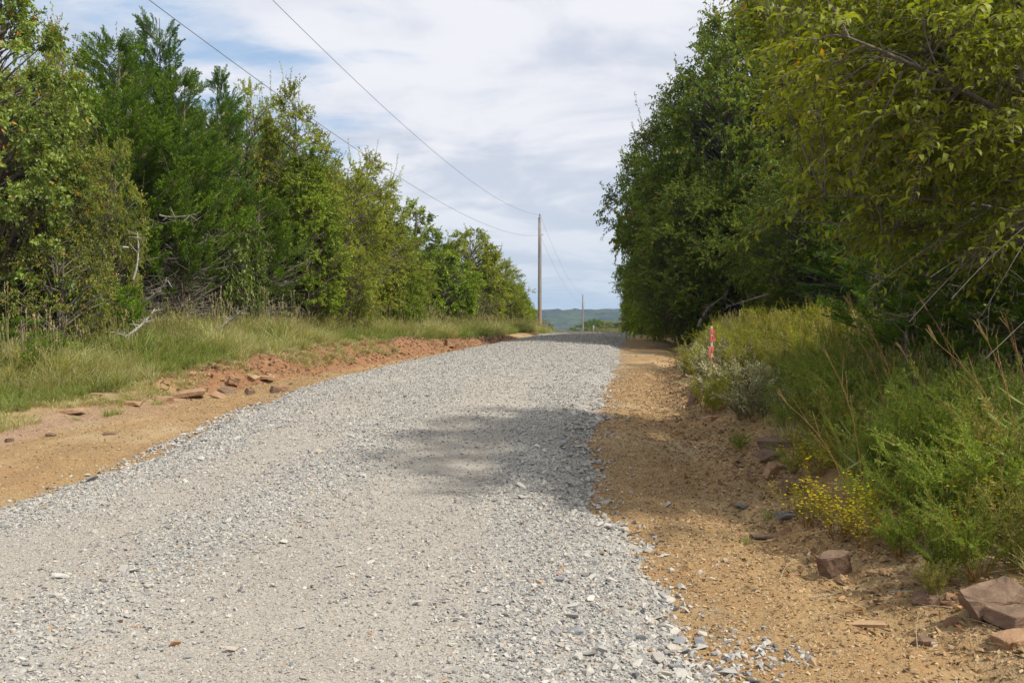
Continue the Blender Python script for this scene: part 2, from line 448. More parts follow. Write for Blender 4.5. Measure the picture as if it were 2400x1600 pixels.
def road_mat():
    m = bpy.data.materials.new('crushed_limestone'); m.use_nodes = True
    k = NT(m.node_tree); k.n.clear()
    geo = k.add('ShaderNodeNewGeometry'); pos = geo.outputs['Position']
    at_ = k.add('ShaderNodeAttribute', {'attribute_name': 'zone'})
    s = k.add('ShaderNodeSeparateColor', None, i0=at_.outputs['Color'])
    warp = k.vmath('ADD', pos, k.vmath('MULTIPLY', k.noise(pos, 30, 3, .6, out=1), (.03, .03, .03)))
    vor = k.add('ShaderNodeTexVoronoi', {'feature': 'F1'}, Vector=warp, Scale=42.0)
    vor2 = k.add('ShaderNodeTexVoronoi', {'feature': 'F1'}, Vector=warp, Scale=110.0)
    v1 = k.add('ShaderNodeSeparateColor', None, i0=vor.outputs['Color']); v2 = k.add('ShaderNodeSeparateColor', None, i0=vor2.outputs['Color'])
    stops = [(0, (.19, .185, .18)), (.15, (.27, .26, .24)), (.5, (.36, .34, .30)), (.85, (.43, .41, .37)), (.95, (.48, .40, .29)), (1, (.34, .20, .12))]
    coarse = k.ramp(v1.outputs[0], stops)
    fine = k.ramp(v2.outputs[0], [(0, (.21, .19, .165)), (.3, (.345, .305, .25)), (.7, (.405, .36, .295)), (.95, (.48, .44, .375)), (1, (.50, .36, .22))])
    nb = k.noise(pos, 2.2, 5, .6)
    f = k.maprange(k.math('ADD', s.outputs[0], k.math('MULTIPLY', k.math('SUBTRACT', nb, .5), .8)), .35, .65)
    c = k.mix(f, fine, coarse)
    big = k.noise(pos, .7, 4, .6)
    c = k.mix(k.maprange(big, .4, .7, 0, .28), c, (.50, .46, .38))
    h = k.math('ADD', k.math('MULTIPLY', k.math('SUBTRACT', 1.0, vor.outputs['Distance']), .7), k.math('MULTIPLY', k.math('SUBTRACT', 1.0, vor2.outputs['Distance']), .5))
    b = k.add('ShaderNodeBump', None, Strength=.85, Distance=.012, Height=h)
    pr = k.add('ShaderNodeBsdfPrincipled', None, Base__Color=c, Roughness=.93, Normal=b)
    pr.inputs['Specular IOR Level'].default_value = .2
    k.add('ShaderNodeOutputMaterial', None, Surface=pr)
    return m

M_GROUND = ground_mat(); M_ROAD = road_mat()

M_OAK = leaf_mat('oak_leaf', (.115, .18, .025), (.27, .33, .07), trans=.28, gloss=.32, rough=.42)
M_ELM = leaf_mat('elm_leaf', (.15, .205, .018), (.35, .38, .05))
M_LOCUST = leaf_mat('bright_leaf', (.15, .245, .015), (.34, .43, .045))
M_OLIVE = leaf_mat('yellow_green_leaf', (.19, .245, .018), (.39, .41, .05), autumn=(.42, .30, .05))
M_RUST = leaf_mat('turning_leaf', (.14, .19, .022), (.29, .32, .055), autumn=(.50, .20, .03))
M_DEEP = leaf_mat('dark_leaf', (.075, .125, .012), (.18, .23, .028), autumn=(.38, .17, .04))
M_CEDAR = leaf_mat('cedar_needles', (.04, .10, .008), (.22, .325, .022), trans=.18, gloss=.2, autumn=(.26, .20, .05), tcol=(1.3, 1.4, .6))
M_CEDAR_DARK = leaf_mat('dark_cedar_needles', (.035, .09, .010), (.14, .225, .025), trans=.15, gloss=.2, autumn=(.26, .17, .05), tcol=(1.2, 1.4, .7))
M_MULB = leaf_mat('drooping_leaf', (.165, .205, .014), (.34, .37, .038), autumn=(.50, .27, .03), trans=.38, gloss=.28, rough=.5)
M_GRASS = leaf_mat('verge_grass', (.25, .29, .07), (.55, .51, .28), trans=.28, gloss=.15, autumn=(.46, .38, .22))
M_GRASS_LUSH = leaf_mat('lush_grass', (.15, .22, .045), (.33, .36, .11), trans=.32, gloss=.2, autumn=(.42, .34, .16))
M_WEED = leaf_mat('feathery_weed', (.10, .185, .022), (.26, .36, .06), trans=.36, gloss=.2, autumn=(.30, .32, .10))
M_WEED_DRY = leaf_mat('grey_dry_weed', (.34, .31, .19), (.60, .55, .40), trans=.2, gloss=.1, autumn=(.16, .22, .06))
M_STEM = leaf_mat('green_stem', (.14, .17, .05), (.22, .22, .08), trans=.05, gloss=.2)
M_REDSTEM = leaf_mat('russet_stem', (.30, .12, .05), (.44, .24, .10), trans=.05, gloss=.2, autumn=(.22, .26, .09))
M_FLOWER = leaf_mat('yellow_flower', (.88, .76, .01), (.95, .85, .03), trans=.2, gloss=.1, autumn=(.70, .50, .03), tcol=(1.1, 1.1, .9))
M_BARK = bark_mat('grey_bark', (.085, .068, .052), (.20, .165, .135))
M_BARK_DARK = bark_mat('dark_bark', (.045, .037, .030), (.125, .10, .08))
M_CEDARBARK = bark_mat('cedar_bark', (.13, .085, .062), (.28, .205, .165))
M_DEAD = bark_mat('bleached_dead_wood', (.26, .225, .19), (.48, .44, .385), 14)
M_TWIG = bark_mat('pale_twig', (.20, .165, .135), (.38, .335, .285), 14)


# ------------------------------------------------------------------ ground sheet
def dist_rows():
    r = list(np.arange(-30, 2, 1.6)); d = 2.2
    while d < 105:
        r.append(d); d += max(.045, d * .0085)
    while d < 6000:
        r.append(d); d *= 1.07
    return np.array(r)

def cols():
    c = [0.0]
    while c[-1] < 9: c.append(c[-1] + .065)
    while c[-1] < 22: c.append(c[-1] + .3)
    while c[-1] < 3500: c.append(c[-1] * 1.16)
    c = np.array(c)
    return np.concatenate([-c[:0:-1], c])

rows = dist_rows(); cs = cols()
DD, CC = np.meshgrid(rows, cs, indexing='ij')
XX = CC + np.interp(DD, [-30, 5, 60, 110, 6000], [-1.2, -1.0, 4.0, 6, 6])      # columns follow the road
ZZ = H(XX, DD)
g = Geo()
nr, nc = XX.shape
idx = np.arange(nr * nc).reshape(nr, nc)
g.add(np.stack([XX, DD, ZZ], -1).reshape(-1, 3), quads=np.stack([idx[:-1, :-1], idx[:-1, 1:], idx[1:, 1:], idx[1:, :-1]], -1).reshape(-1, 4))
me = g.mesh('ground', [M_GROUND], smooth=True)
cl = crestL(DD); tr_ = toeR(DD)
z_clay = sstep(cl + 1.15, cl + .65, XX) * sstep(cl - .45, cl - .15, XX) * sstep(16.5, 19.5, DD) * (1 - sstep(46, 52, DD))
z_soil = np.maximum(sstep(cl + .1, cl - .5, XX), sstep(tr_ + .35, tr_ + 1.2, XX) * .9)
z_soil = np.maximum(z_soil, sstep(100, 125, DD))
treeL = cl - np.interp(DD, [10, 22, 40, 80], [5.5, 4.2, 4.2, 2.4])
z_lit = np.maximum(sstep(treeL + .8, treeL - .6, XX), sstep(tr_ + 3.0, tr_ + 4.2, XX)) * (1 - sstep(110, 140, DD))
z_pink = np.clip(1 - np.abs(XX - cl - .75) / 1.5, 0, 1) * (1 - sstep(16.5, 19, DD)) * (XX < edgeL(DD) - .8)
a = me.attributes.new('zone', 'FLOAT_COLOR', 'POINT')
a.data.foreach_set('color', np.stack([z_clay, z_soil, z_lit, z_pink], -1).astype(np.float32).ravel())
ground = obj('ground', me, kind='structure')

# ------------------------------------------------------------------ gravel road: a sheet of its own lying on the ground
def coarse_at(x, d):
    """1 where the loose coarse stone lies, 0 in the packed wheel tracks."""
    e0 = edgeL(d); e1 = edgeR(d); f = (x - e0) / (e1 - e0)
    wob = (fbm(x * .5, d * .18, 71) - .5) * .25
    f = f + wob * .4
    c = .08 + .92 * np.maximum.reduce([sstep(.24, .08, f), sstep(.78, .90, f), np.exp(-((f - .47) / .10) ** 2) * .75])
    far = sstep(12, 26, d)
    return np.clip(c * (1 - far * .55) + .50 * far + .12 * sstep(8, 14, d) + (fbm(x * 1.1, d * .6, 73) - .5) * .6, 0, 1)

def edge_wob(d, side):
    return ((fbm(d * 1.6, side * 9.0 + 0 * d, 81) - .5) * .62 + (fbm(d * 5.5, side * 9.0 + 0 * d, 83, 3) - .5) * .30) * np.interp(d, [4, 20, 60], [.9, .8, .5])

def road_h(x, d):
    """Height of the top of the gravel above the ground (negative outside the edges)."""
    e0 = edgeL(d) + edge_wob(d, 0); e1 = edgeR(d) + edge_wob(d, 1)
    m = np.minimum(x - e0, e1 - x)
    crown = .10 * np.clip(1 - ((x - (e0 + e1) / 2) / ((e1 - e0) / 2)) ** 2, 0, 1)
    h = np.where(m > 0, .012 + .045 * sstep(0, .35, m), .012 + m * .25)
    ridge = coarse_at(x, d) * .022
    return h + crown + ridge * sstep(0, .3, m) + (fbm(x * 2.5, d * 2.2, 91, 3) - .5) * .022 * sstep(0, .3, m)

def road_z(x, d): return H(x, d) + road_h(x, d)

rr_ = rows[(rows > -8) & (rows < 118)]
ff = np.linspace(-.04, 1.04, 130)
RD, RF = np.meshgrid(rr_, ff, indexing='ij')
RX = edgeL(RD) - .1 + RF * (edgeR(RD) - edgeL(RD) + .2)
RZ = road_z(RX, RD)
g = Geo(); nr, nc = RX.shape; idx = np.arange(nr * nc).reshape(nr, nc)
g.add(np.stack([RX, RD, RZ], -1).reshape(-1, 3), quads=np.stack([idx[:-1, :-1], idx[:-1, 1:], idx[1:, 1:], idx[1:, :-1]], -1).reshape(-1, 4))
me = g.mesh('gravel_road', [M_ROAD], smooth=True)
a = me.attributes.new('zone', 'FLOAT_COLOR', 'POINT')
cz = coarse_at(RX, RD)
a.data.foreach_set('color', np.stack([cz, cz * 0, cz * 0, cz * 0 + 1], -1).astype(np.float32).ravel())
road = obj('gravel_road', me, kind='structure')


# ------------------------------------------------------------------ scattering of uncountable small things (one object each)
_proto_col = []
def proto(name, me):
    o = bpy.data.objects.new(name, me)
    return o

def scatter(name, pos, rot, scl, idx, protos, parent=None, kind='stuff', tint=None):
    """One object: copies of the prototype meshes on points, realised by geometry nodes."""
    me = bpy.data.meshes.new(name)
    n = len(pos)
    me.vertices.add(n); me.vertices.foreach_set('co', np.asarray(pos, np.float32).ravel())
    for nm, typ, arr, key in (('rot', 'FLOAT_VECTOR', rot, 'vector'), ('scl', 'FLOAT_VECTOR', scl, 'vector')):
        a = me.attributes.new(nm, typ, 'POINT'); a.data.foreach_set(key, np.asarray(arr, np.float32).ravel())
    a = me.attributes.new('idx', 'INT', 'POINT'); a.data.foreach_set('value', np.asarray(idx, np.int32))
    o = obj(name, me, parent, kind=kind)
    ng = bpy.data.node_groups.new(name + '_scatter', 'GeometryNodeTree')
    ng.interface.new_socket('Geometry', in_out='INPUT', socket_type='NodeSocketGeometry')
    ng.interface.new_socket('Geometry', in_out='OUTPUT', socket_type='NodeSocketGeometry')
    nd = ng.nodes; ln = ng.links
    gi = nd.new('NodeGroupInput'); go = nd.new('NodeGroupOutput')
    jn = nd.new('GeometryNodeJoinGeometry')
    for p in reversed(protos):
        oi = nd.new('GeometryNodeObjectInfo'); oi.inputs['Object'].default_value = p
        gt = nd.new('GeometryNodeGeometryToInstance')
        ln.new(oi.outputs['Geometry'], gt.inputs[0]); ln.new(gt.outputs[0], jn.inputs[0])
    ip = nd.new('GeometryNodeInstanceOnPoints'); ip.inputs['Pick Instance'].default_value = True
    def na(nm, typ):
        q = nd.new('GeometryNodeInputNamedAttribute'); q.data_type = typ; q.inputs['Name'].default_value = nm
        return [s_ for s_ in q.outputs if s_.enabled][0]
    ln.new(gi.outputs[0], ip.inputs['Points']); ln.new(jn.outputs[0], ip.inputs['Instance'])
    ln.new(na('idx', 'INT'), ip.inputs['Instance Index'])
    e2r = nd.new('FunctionNodeEulerToRotation'); ln.new(na('rot', 'FLOAT_VECTOR'), e2r.inputs[0])
    ln.new(e2r.outputs[0], ip.inputs['Rotation']); ln.new(na('scl', 'FLOAT_VECTOR'), ip.inputs['Scale'])
    ln.new(ip.outputs[0], go.inputs[0])
    md = o.modifiers.new('scatter', 'NODES'); md.node_group = ng
    return o

def chip_mesh(name, seed, mat, flat=.5, elong=1.4, npt=11):
    rng = np.random.default_rng(seed)
    bm = bmesh.new()
    p = norm(rng.normal(size=(npt, 3))) * (.42 + .12 * rng.random((npt, 1)))
    p = p * np.array([elong, 1.0, flat])
    for q in p: bm.verts.new(q)
    bmesh.ops.convex_hull(bm, input=bm.verts[:])
    for v in [v for v in bm.verts if not v.link_faces]: bm.verts.remove(v)
    me = bpy.data.meshes.new(name); bm.to_mesh(me); bm.free()
    me.materials.append(mat)
    return me

rng = np.random.default_rng(7)
chips = [chip_mesh('limestone_chip', 100 + i, M_GRAVEL, .50 + .08 * (i % 4), 1.05 + .12 * (i % 5), 9 + i % 3) for i in range(12)]
chip_p = [proto('limestone_chip', m_) for m_ in chips]

def road_points(n, d0, d1, spill=.0, coarse_pow=1.0, r=rng):
    d = r.uniform(d0, d1, n)
    e0 = edgeL(d) - spill; e1 = edgeR(d) + spill
    x = e0 + (e1 - e0) * r.random(n)
    keep = (r.random(n) < (coarse_at(x, d) ** coarse_pow)) & (np.abs(x) < d * .56 + .6)
    return x[keep], d[keep]

POS, ROT, SCL, IDX = [], [], [], []
def put_chips(x, d, size, sink=.25, tilt=.45):
    n = len(x)
    s = size * (0.55 + .9 * rng.random(n) ** 2)
    z = H(x, d) + np.maximum(road_h(x, d), 0) + s * (.22 - sink * rng.random(n))
    POS.append(np.stack([x, d, z], 1))
    ROT.append(np.stack([rng.normal(0, tilt, n), rng.normal(0, tilt, n), rng.random(n) * 6.28], 1))
    SCL.append(np.repeat(s[:, None], 3, 1) * (.8 + .4 * rng.random((n, 3))))
    IDX.append(rng.integers(0, 12, n))

x, d = road_points(80000, 4.2, 9.5, .05, 1.0); put_chips(x, d, .0245)
x, d = road_points(90000, 4.2, 10, .02, 0.0); put_chips(x, d, .012)
x, d = road_points(80000, 9.5, 18, .05, .7); put_chips(x, d, .027)
x, d = road_points(52000, 18, 34, .05, .6); put_chips(x, d, .033)
x, d = road_points(46000, 34, 72, .02, .3); put_chips(x, d, .046)
n = 3600; d = rng.uniform(7, 26, n); x = edgeL(d) + edge_wob(d, 0) + rng.normal(.02, .11, n); put_chips(x, d, .042, .15, .4)
# stones spilled past both edges, a thin trail on the dirt turnout
n = 5200
d = rng.uniform(4.5, 60, n) ** 1.0; sd = rng.random(n) < .5
off = rng.exponential(.17, n)
x = np.where(sd, edgeL(d) + edge_wob(d, 0) - off, edgeR(d) + edge_wob(d, 1) + off)
put_chips(x, d, .034, .15, .3)
n = 900
d = rng.uniform(4.6, 17, n); x = edgeR(d) + edge_wob(d, 1) + rng.exponential(.10, n) - .05
put_chips(x, d, .05, .1, .4)
tl0, tl1 = at(265, 1103), at(600, 948)
t = rng.random(520) ** .8; jit = rng.normal(0, .07, 520)
x = tl0[0] + (tl1[0] - tl0[0]) * t + jit; d = tl0[1] + (tl1[1] - tl0[1]) * t + jit * 1.0
put_chips(x, d, .045, .1, .3)
for (px, py, n, sp) in ((1775, 1545, 150, .16), (1700, 1500, 60, .2), (1400, 1175, 30, .15), (1650, 1590, 200, .2)):
    q = at(px, py); put_chips(q[0] + rng.normal(0, sp, n), q[1] + rng.normal(0, sp * .8, n), .036, .1, .4)
scatter('loose_gravel', np.concatenate(POS), np.concatenate(ROT), np.concatenate(SCL), np.concatenate(IDX), chip_p, road)

# the largest stones, each an object of its own
rs = np.random.default_rng(11)
n_st = 0
def big_stone(x, d, s, k):
    o = obj('stone', chips[k % 12], road)
    z = float(H(x, d)) + max(float(road_h(x, d)), 0) + s * .16
    o.location = (x, d, z); o.rotation_euler = (rs.normal(0, .25), rs.normal(0, .25), rs.random() * 6.28)
    o.scale = (s * (1 + .4 * rs.random()), s, s * (.75 + .4 * rs.random()))
placed = 0
while placed < 285:
    d = 4.6 + 12 * rs.random() ** 1.8
    if rs.random() < .45:
        x = float(edgeR(d)) - abs(rs.normal(0, .35))
    else:
        x = float(edgeL(d) + (edgeR(d) - edgeL(d)) * rs.random())
    if abs(x) > d * .53 or (rs.random() > float(coarse_at(x, d)) + .15): continue
    big_stone(x, d, .045 + .04 * rs.random() ** 2 * (1.4 if d > 9 else 1), placed); placed += 1
for (px, py, s) in ((1640, 1345, .05), (1700, 1315, .05), (1905, 1555, .08), (1642, 1507, .09), (1567, 1185, .085), (1350, 1530, .09), (397, 1088, .08), (1420, 1180, .07), (205, 1115, .06), (232, 1110, .05), (1340, 1490, .07), (1545, 1570, .1), (1600, 1590, .11), (1705, 1580, .08), (1500, 1520, .08)):
    q = at(px, py); big_stone(q[0], q[1], s, rs.integers(0, 12))

# crumbs of the bare dirt
tan = [chip_mesh('dirt_chip', 300 + i, M_TANCHIP, .35 + .1 * (i % 3), 1.2 + .2 * (i % 3), 8) for i in range(6)]
clay = [chip_mesh('clay_clod', 340 + i, M_CLAY, .6 + .1 * (i % 3), 1.1 + .1 * (i % 3), 9) for i in range(5)]
tan_p = [proto('dirt_chip', m_) for m_ in tan]; clay_p = [proto('clay_clod', m_) for m_ in clay]
POS, ROT, SCL, IDX = [], [], [], []
def put_dirt(x, d, size, k):
    n = len(x); s = size * (.4 + 1.3 * rng.random(n) ** 3)
    z = H(x, d) + s * .08
    POS.append(np.stack([x, d, z], 1)); ROT.append(np.stack([rng.normal(0, .4, n), rng.normal(0, .4, n), rng.random(n) * 6.28], 1))
    SCL.append(np.repeat(s[:, None], 3, 1)); IDX.append(rng.integers(0, k, n))
n = 95000; d = rng.uniform(4.6, 24, n); x = edgeR(d) - .1 + (toeR(d) + .5 - edgeR(d)) * rng.random(n); put_dirt(x, d, .019, 6)
n = 42000; d = rng.uniform(8, 24, n); x = crestL(d) + .2 + (edgeL(d) + .1 - crestL(d)) * rng.random(n); put_dirt(x, d, .018, 6)
n = 13000; d = rng.uniform(4.6, 34, n); x = toeR(d) + rng.normal(0.05, .36, n); put_dirt(x, d, .036, 6)
scatter('dirt_crumbs', np.concatenate(POS), np.concatenate(ROT), np.concatenate(SCL), np.concatenate(IDX), tan_p)
POS, ROT, SCL, IDX = [], [], [], []
n = 7000; d = rng.uniform(17, 50, n); x = crestL(d) + .3 + rng.normal(0, .38, n); put_dirt(x, d, .07, 5)
n = 1500; d = rng.uniform(6, 34, n); x = toeR(d) + .1 + rng.normal(0, .25, n); put_dirt(x, d, .06, 5)
scatter('clay_rubble', np.concatenate(POS), np.concatenate(ROT), np.concatenate(SCL), np.concatenate(IDX), clay_p)


# ------------------------------------------------------------------ trees
def prof_round(t): return np.where(t < .42, .62 + .38 * np.sin(t / .42 * PI / 2), np.sqrt(np.clip(1 - ((t - .42) / .60) ** 2, 0.015, 1)))
def prof_oval(t): return np.where(t < .35, .75 + .25 * t / .35, np.clip(1 - ((t - .35) / .66) ** 1.6, .04, 1) ** .8)
def prof_ragged(t): return np.clip(np.where(t < .45, .8 + .2 * t / .45, 1 - ((t - .45) / .58) ** 1.1), .10, 1)
def prof_cedar(t): return np.clip((1 - t) ** .52 * (.72 + .5 * np.minimum(t * 3.2, 1)), .13, 1.1)

def broadleaf(name, seed, Hh, Rr, base, prof, mat, bark, nC=190, nt=8, nl=11, leaf=(.075, .042), droop=.3, autumn=.02, shoots=10, twig=.55, trunk_r=.11, stems=1, lob=.3):
    rng = np.random.default_rng(seed)
    gt = Geo(); gl = Geo()
    # trunk
    tops = []
    for sN in range(stems):
        a = rng.random() * 6.28; off = (0.0 if sN == 0 else .25)
        b0 = np.array([[math.cos(a) * off, math.sin(a) * off, -.25]])
        lean = .10 * Hh if stems > 1 else .03 * Hh
        p1 = b0 + np.array([[rng.normal(0, .05) * Hh * .6, rng.normal(0, .05) * Hh * .6, Hh * .5]])
        p2 = np.array([[math.cos(a) * lean, math.sin(a) * lean, Hh * .93]])
        tubes(gt, b0, p1, p2, trunk_r * (1 if stems == 1 else .7), .015, 9, 7)
        tops.append((b0[0], p1[0], p2[0]))
    def axis(z, k):
        t = np.clip((z + .25) / (Hh * .93 + .25), 0, 1)
        B0 = np.array([tops[i][0] for i in k]); B1 = np.array([tops[i][1] for i in k]); B2 = np.array([tops[i][2] for i in k])
        t = t[:, None]
        return (1 - t) ** 2 * B0 + 2 * t * (1 - t) * B1 + t * t * B2
    th = rng.random(nC) * 6.28; hh = rng.random(nC * 4)
    wts = prof(hh); pick = rng.random(nC * 4) < wts; hh = hh[pick][:nC]
    nC = len(hh); th = th[:nC]
    ph = rng.random(4) * 6.28
    lobes = 1 + lob * (np.sin(2 * th + ph[0] + hh * 5) * .5 + np.sin(3 * th + ph[1] - hh * 9) * .35 + np.sin(5 * th + ph[2] + hh * 14) * .3)
    rho = Rr * prof(hh) * lobes * (.42 + .58 * rng.random(nC) ** .45)
    z = Hh * (base + (1 - base) * hh)
    k = rng.integers(0, stems, nC)
    ax = axis(z, k)
    Cc = np.stack([ax[:, 0] * .6 + np.cos(th) * rho, ax[:, 1] * .6 + np.sin(th) * rho, z], 1)
    za = np.clip(z - rho * (.35 + .6 * rng.random(nC)), .35 * Hh * base + .2, Hh * .9)
    A = axis(za, k)
    mid = A * .45 + Cc * .55 + np.stack([0 * z, 0 * z, rho * .16 + .05], 1) + rng.normal(size=(nC, 3)) * .10
    tubes(gt, A, mid, Cc, np.clip(.012 + rho * .012, .012, .06), .006, 5, 4)
    outv = norm(np.stack([np.cos(th), np.sin(th), .25 + 0 * th + (hh - .4) * .9], 1))
    cr = rng.random(nC)
    Cr = np.repeat(Cc, nt, 0); Or = np.repeat(outv, nt, 0)
    back = rng.random((nC * nt, 1)) ** 1.5 * .35
    S0 = Cr * (1 - back) + np.repeat(mid, nt, 0) * back
    dv = norm(Or * .8 + rng.normal(size=(nC * nt, 3)) * .62)
    Ln = twig * (.5 + .8 * rng.random((nC * nt, 1)))
    S2 = S0 + dv * Ln + np.array([0, 0, -1]) * Ln * droop * .35
    S1 = S0 + dv * Ln * .5 + np.array([0, 0, 1]) * Ln * .12
    tubes(gt, S0, S1, S2, .006, .0025, 3, 3)
    sprig(gl, S0, S1, S2, nl, leaf[0], leaf[1], rng, droop=droop, crand=np.repeat(cr, nt), autumn=autumn)
    if shoots:
        j = rng.integers(0, nC, shoots * 3); j = j[np.argsort(-z[j] - rng.random(len(j)) * Hh * .35)][:shoots]
        dv = norm(outv[j] * .55 + np.array([0, 0, .9]) + rng.normal(size=(shoots, 3)) * .3)
        Ln = twig * (1.3 + 1.2 * rng.random((shoots, 1)))
        S0 = Cc[j]; S2 = S0 + dv * Ln; S1 = S0 + dv * Ln * .5 + rng.normal(size=(shoots, 3)) * .08
        tubes(gt, S0, S1, S2, .010, .003, 4, 3)
        sprig(gl, S0, S1, S2, nl * 2, leaf[0] * .85, leaf[1] * .9, rng, droop=droop * .6, autumn=autumn, t0=.05)
    return gt.mesh(name + '_trunk', [bark], True), gl.mesh(name + '_crown', [mat])

def cedar_spray(rng, n_side=15, n_bl=7):
    """Unit-length feathery spray along +X in a Geo-ready array of thin triangles."""
    vs = []; cc = []
    def axis(t): return np.array([t, 0, .10 * math.sin(t * 2.6) - .06 * t * t])
    for i in range(n_side):
        t = .08 + .92 * i / n_side
        a = axis(t); sgn = 1 if i % 2 else -1
        L = (.30 * (1 - t) ** .7 + .07) * (.8 + .4 * rng.random())
        dirv = norm(np.array([.75, sgn * (.75 + .2 * rng.random()), .25 + rng.normal(0, .3)]))
        for j in range(n_bl):
            u = (j + .3) / n_bl
            b = a + dirv * L * u + np.array([0, 0, -.05 * u * u])
            f = norm(dirv * .9 + np.array([.5, rng.normal(0, .55), .25 + rng.normal(0, .5)]))
            s = norm(np.cross(f, rng.normal(size=3)))
            l = .10 + .05 * rng.random(); w_ = .026 + .012 * rng.random()
            vs += [b - s * w_, b + s * w_, b + f * l]
            cc += [[.25 + .6 * t * rng.random(), 0, 0]] * 3
    for j in range(8):
        b = axis(j / 8); f = norm(np.array([1, rng.normal(0, .35), rng.normal(.1, .3)])); s = norm(np.cross(f, rng.normal(size=3)))
        vs += [b - s * .02, b + s * .02, b + f * .2]; cc += [[.6, 0, 0]] * 3
    return np.array(vs), np.array(cc)

def cedar(name, seed, Hh, Rr, base, mat, nS=620, ln=.55, dead=90, trunk_r=.10, prof=prof_cedar, brown=.0):
    rng = np.random.default_rng(seed)
    gt = Geo(); gl = Geo()
    b0 = np.array([[0, 0, -.25]]); p1 = np.array([[rng.normal(0, .12), rng.normal(0, .12), Hh * .5]]); p2 = np.array([[rng.normal(0, .1), 0, Hh * .97]])
    tubes(gt, b0, p1, p2, trunk_r, .01, 9, 7)
    sprays = [cedar_spray(rng) for _ in range(4)]
    nB = max(24, int(nS / 10)); hb = rng.random(nB * 4); hb = hb[rng.random(nB * 4) < prof(hb) + .30][:nB]; nB = len(hb)
    tb = rng.random(nB) * 6.28; ph = rng.random(3) * 6.28
    lob = 1 + .22 * np.sin(3 * tb + ph[0] + hb * 11) + .16 * rng.normal(size=nB)
    rb = Rr * prof(hb) * lob * (.70 + .34 * rng.random(nB)); zb = Hh * (base + (1 - base) * hb)
    E = np.stack([np.cos(tb) * rb, np.sin(tb) * rb, zb + rb * .12], 1)
    A = np.stack([0 * zb, 0 * zb, np.clip(zb - rb * .55 - .1, .15, Hh)], 1)
    M1 = (A + E) / 2 + np.stack([0 * zb, 0 * zb, -rb * .06 - .03], 1)
    tubes(gt, A, M1, E, .006 + rb * .012, .005, 5, 4)
    per = int(np.ceil(nS / nB)); n = nB * per
    u = .22 + .78 * rng.random((nB, per)) ** .75
    c = bez(A, M1, E, u).reshape(-1, 3); bt = bezt(A, M1, E, u).reshape(-1, 3); u = u.ravel()
    pr_ = rng.normal(size=(n, 3)); pr_ = norm(pr_ - bt * (pr_ * bt).sum(1, keepdims=True)); pr_[:, 2] = pr_[:, 2] * .7 + .15
    f = norm(bt * (.55 + .7 * u[:, None]) + pr_ * (.95 - .55 * u[:, None]) + np.array([0, 0, .28]))
    c = c + pr_ * (.05 + .16 * rng.random((n, 1)))
    hh = np.repeat(hb, per)
    side = norm(np.cross(np.array([0, 0, 1.0]) + rng.normal(size=(n, 3)) * .35, f)); nn = np.cross(f, side)
    L = ln * (.5 + .6 * rng.random(n)) * (1 - .30 * hh) * (.75 + .35 * u)
    cl_ = .30 * rng.random(n) + .35 * np.repeat(rng.random(nB), per) + .35 * u
    for k, (v, cc) in enumerate(sprays):
        m = np.arange(n) % 4 == k
        M = np.stack([f[m] , side[m], nn[m]], 1) * L[m][:, None, None]
        V = (v @ M) + (c[m] - f[m] * L[m][:, None] * .25)[:, None]
        nv = len(v); tri = np.arange(m.sum() * nv).reshape(-1, 3)
        col = np.broadcast_to(cc, (m.sum(), nv, 3)).copy(); col[:, :, 1] = cl_[m][:, None]
        col[:, :, 2] = (rng.random(m.sum()) < brown)[:, None]
        gl.add(V.reshape(-1, 3), tris=tri, col=col.reshape(-1, 3))
    # bare dead lower branches
    gd = Geo()
    if dead:
        zd = rng.uniform(.15, max(base * Hh * 1.5, 1.2), dead); a = rng.random(dead) * 6.28
        l = Rr * (.35 + .55 * rng.random(dead))
        D0 = np.stack([0 * zd, 0 * zd, zd], 1); dv = np.stack([np.cos(a), np.sin(a), rng.uniform(-.25, .75, dead)], 1)
        D2 = D0 + dv * l[:, None]; D1 = D0 + dv * l[:, None] * .5 + np.array([0, 0, -.1]) + rng.normal(size=(dead, 3)) * .06
        tubes(gd, D0, D1, D2, .014, .004, 4, 4)
        m = 4; tt = rng.uniform(.35, 1, (dead, m)); q = bez(D0, D1, D2, tt).reshape(-1, 3)
        dv2 = norm(np.repeat(dv, m, 0) * .6 + rng.normal(size=(dead * m, 3)) * .7)
        e = q + dv2 * rng.uniform(.15, .5, (dead * m, 1)); tubes(gd, q, (q + e) / 2 + rng.normal(size=q.shape) * .03, e, .005, .002, 3, 3)
    return gt.mesh(name + '_trunk', [M_CEDARBARK], True), gl.mesh(name + '_crown', [mat]), (gd.mesh(name + '_dead', [M_TWIG]) if dead else None)

PR = {}
PR['oak'] = broadleaf('oak', 1, 7.5, 2.2, .16, prof_oval, M_OAK, M_BARK, nC=270, nt=9, nl=15, leaf=(.088, .062), droop=.25, autumn=.02, twig=.42)
PR['oak_pale'] = broadleaf('pale_oak', 2, 6.5, 1.6, .2, prof_oval, M_OAK, M_BARK, nC=150, nt=8, nl=11, leaf=(.12, .08), droop=.2, autumn=.01, twig=.45)
PR['rust'] = broadleaf('turning', 3, 6.0, 2.1, .12, prof_round, M_RUST, M_BARK, nC=230, nt=9, nl=14, leaf=(.08, .052), autumn=.035, twig=.5)
PR['elm'] = broadleaf('elm', 4, 7.5, 2.2, .10, prof_ragged, M_ELM, M_BARK, nC=280, nt=9, nl=15, leaf=(.085, .050), autumn=.03, shoots=18, twig=.55)
PR['elm2'] = broadleaf('elm', 5, 7.5, 2.4, .08, prof_round, M_ELM, M_BARK, nC=280, nt=9, nl=15, leaf=(.09, .053), autumn=.02, shoots=14, twig=.6, stems=2)
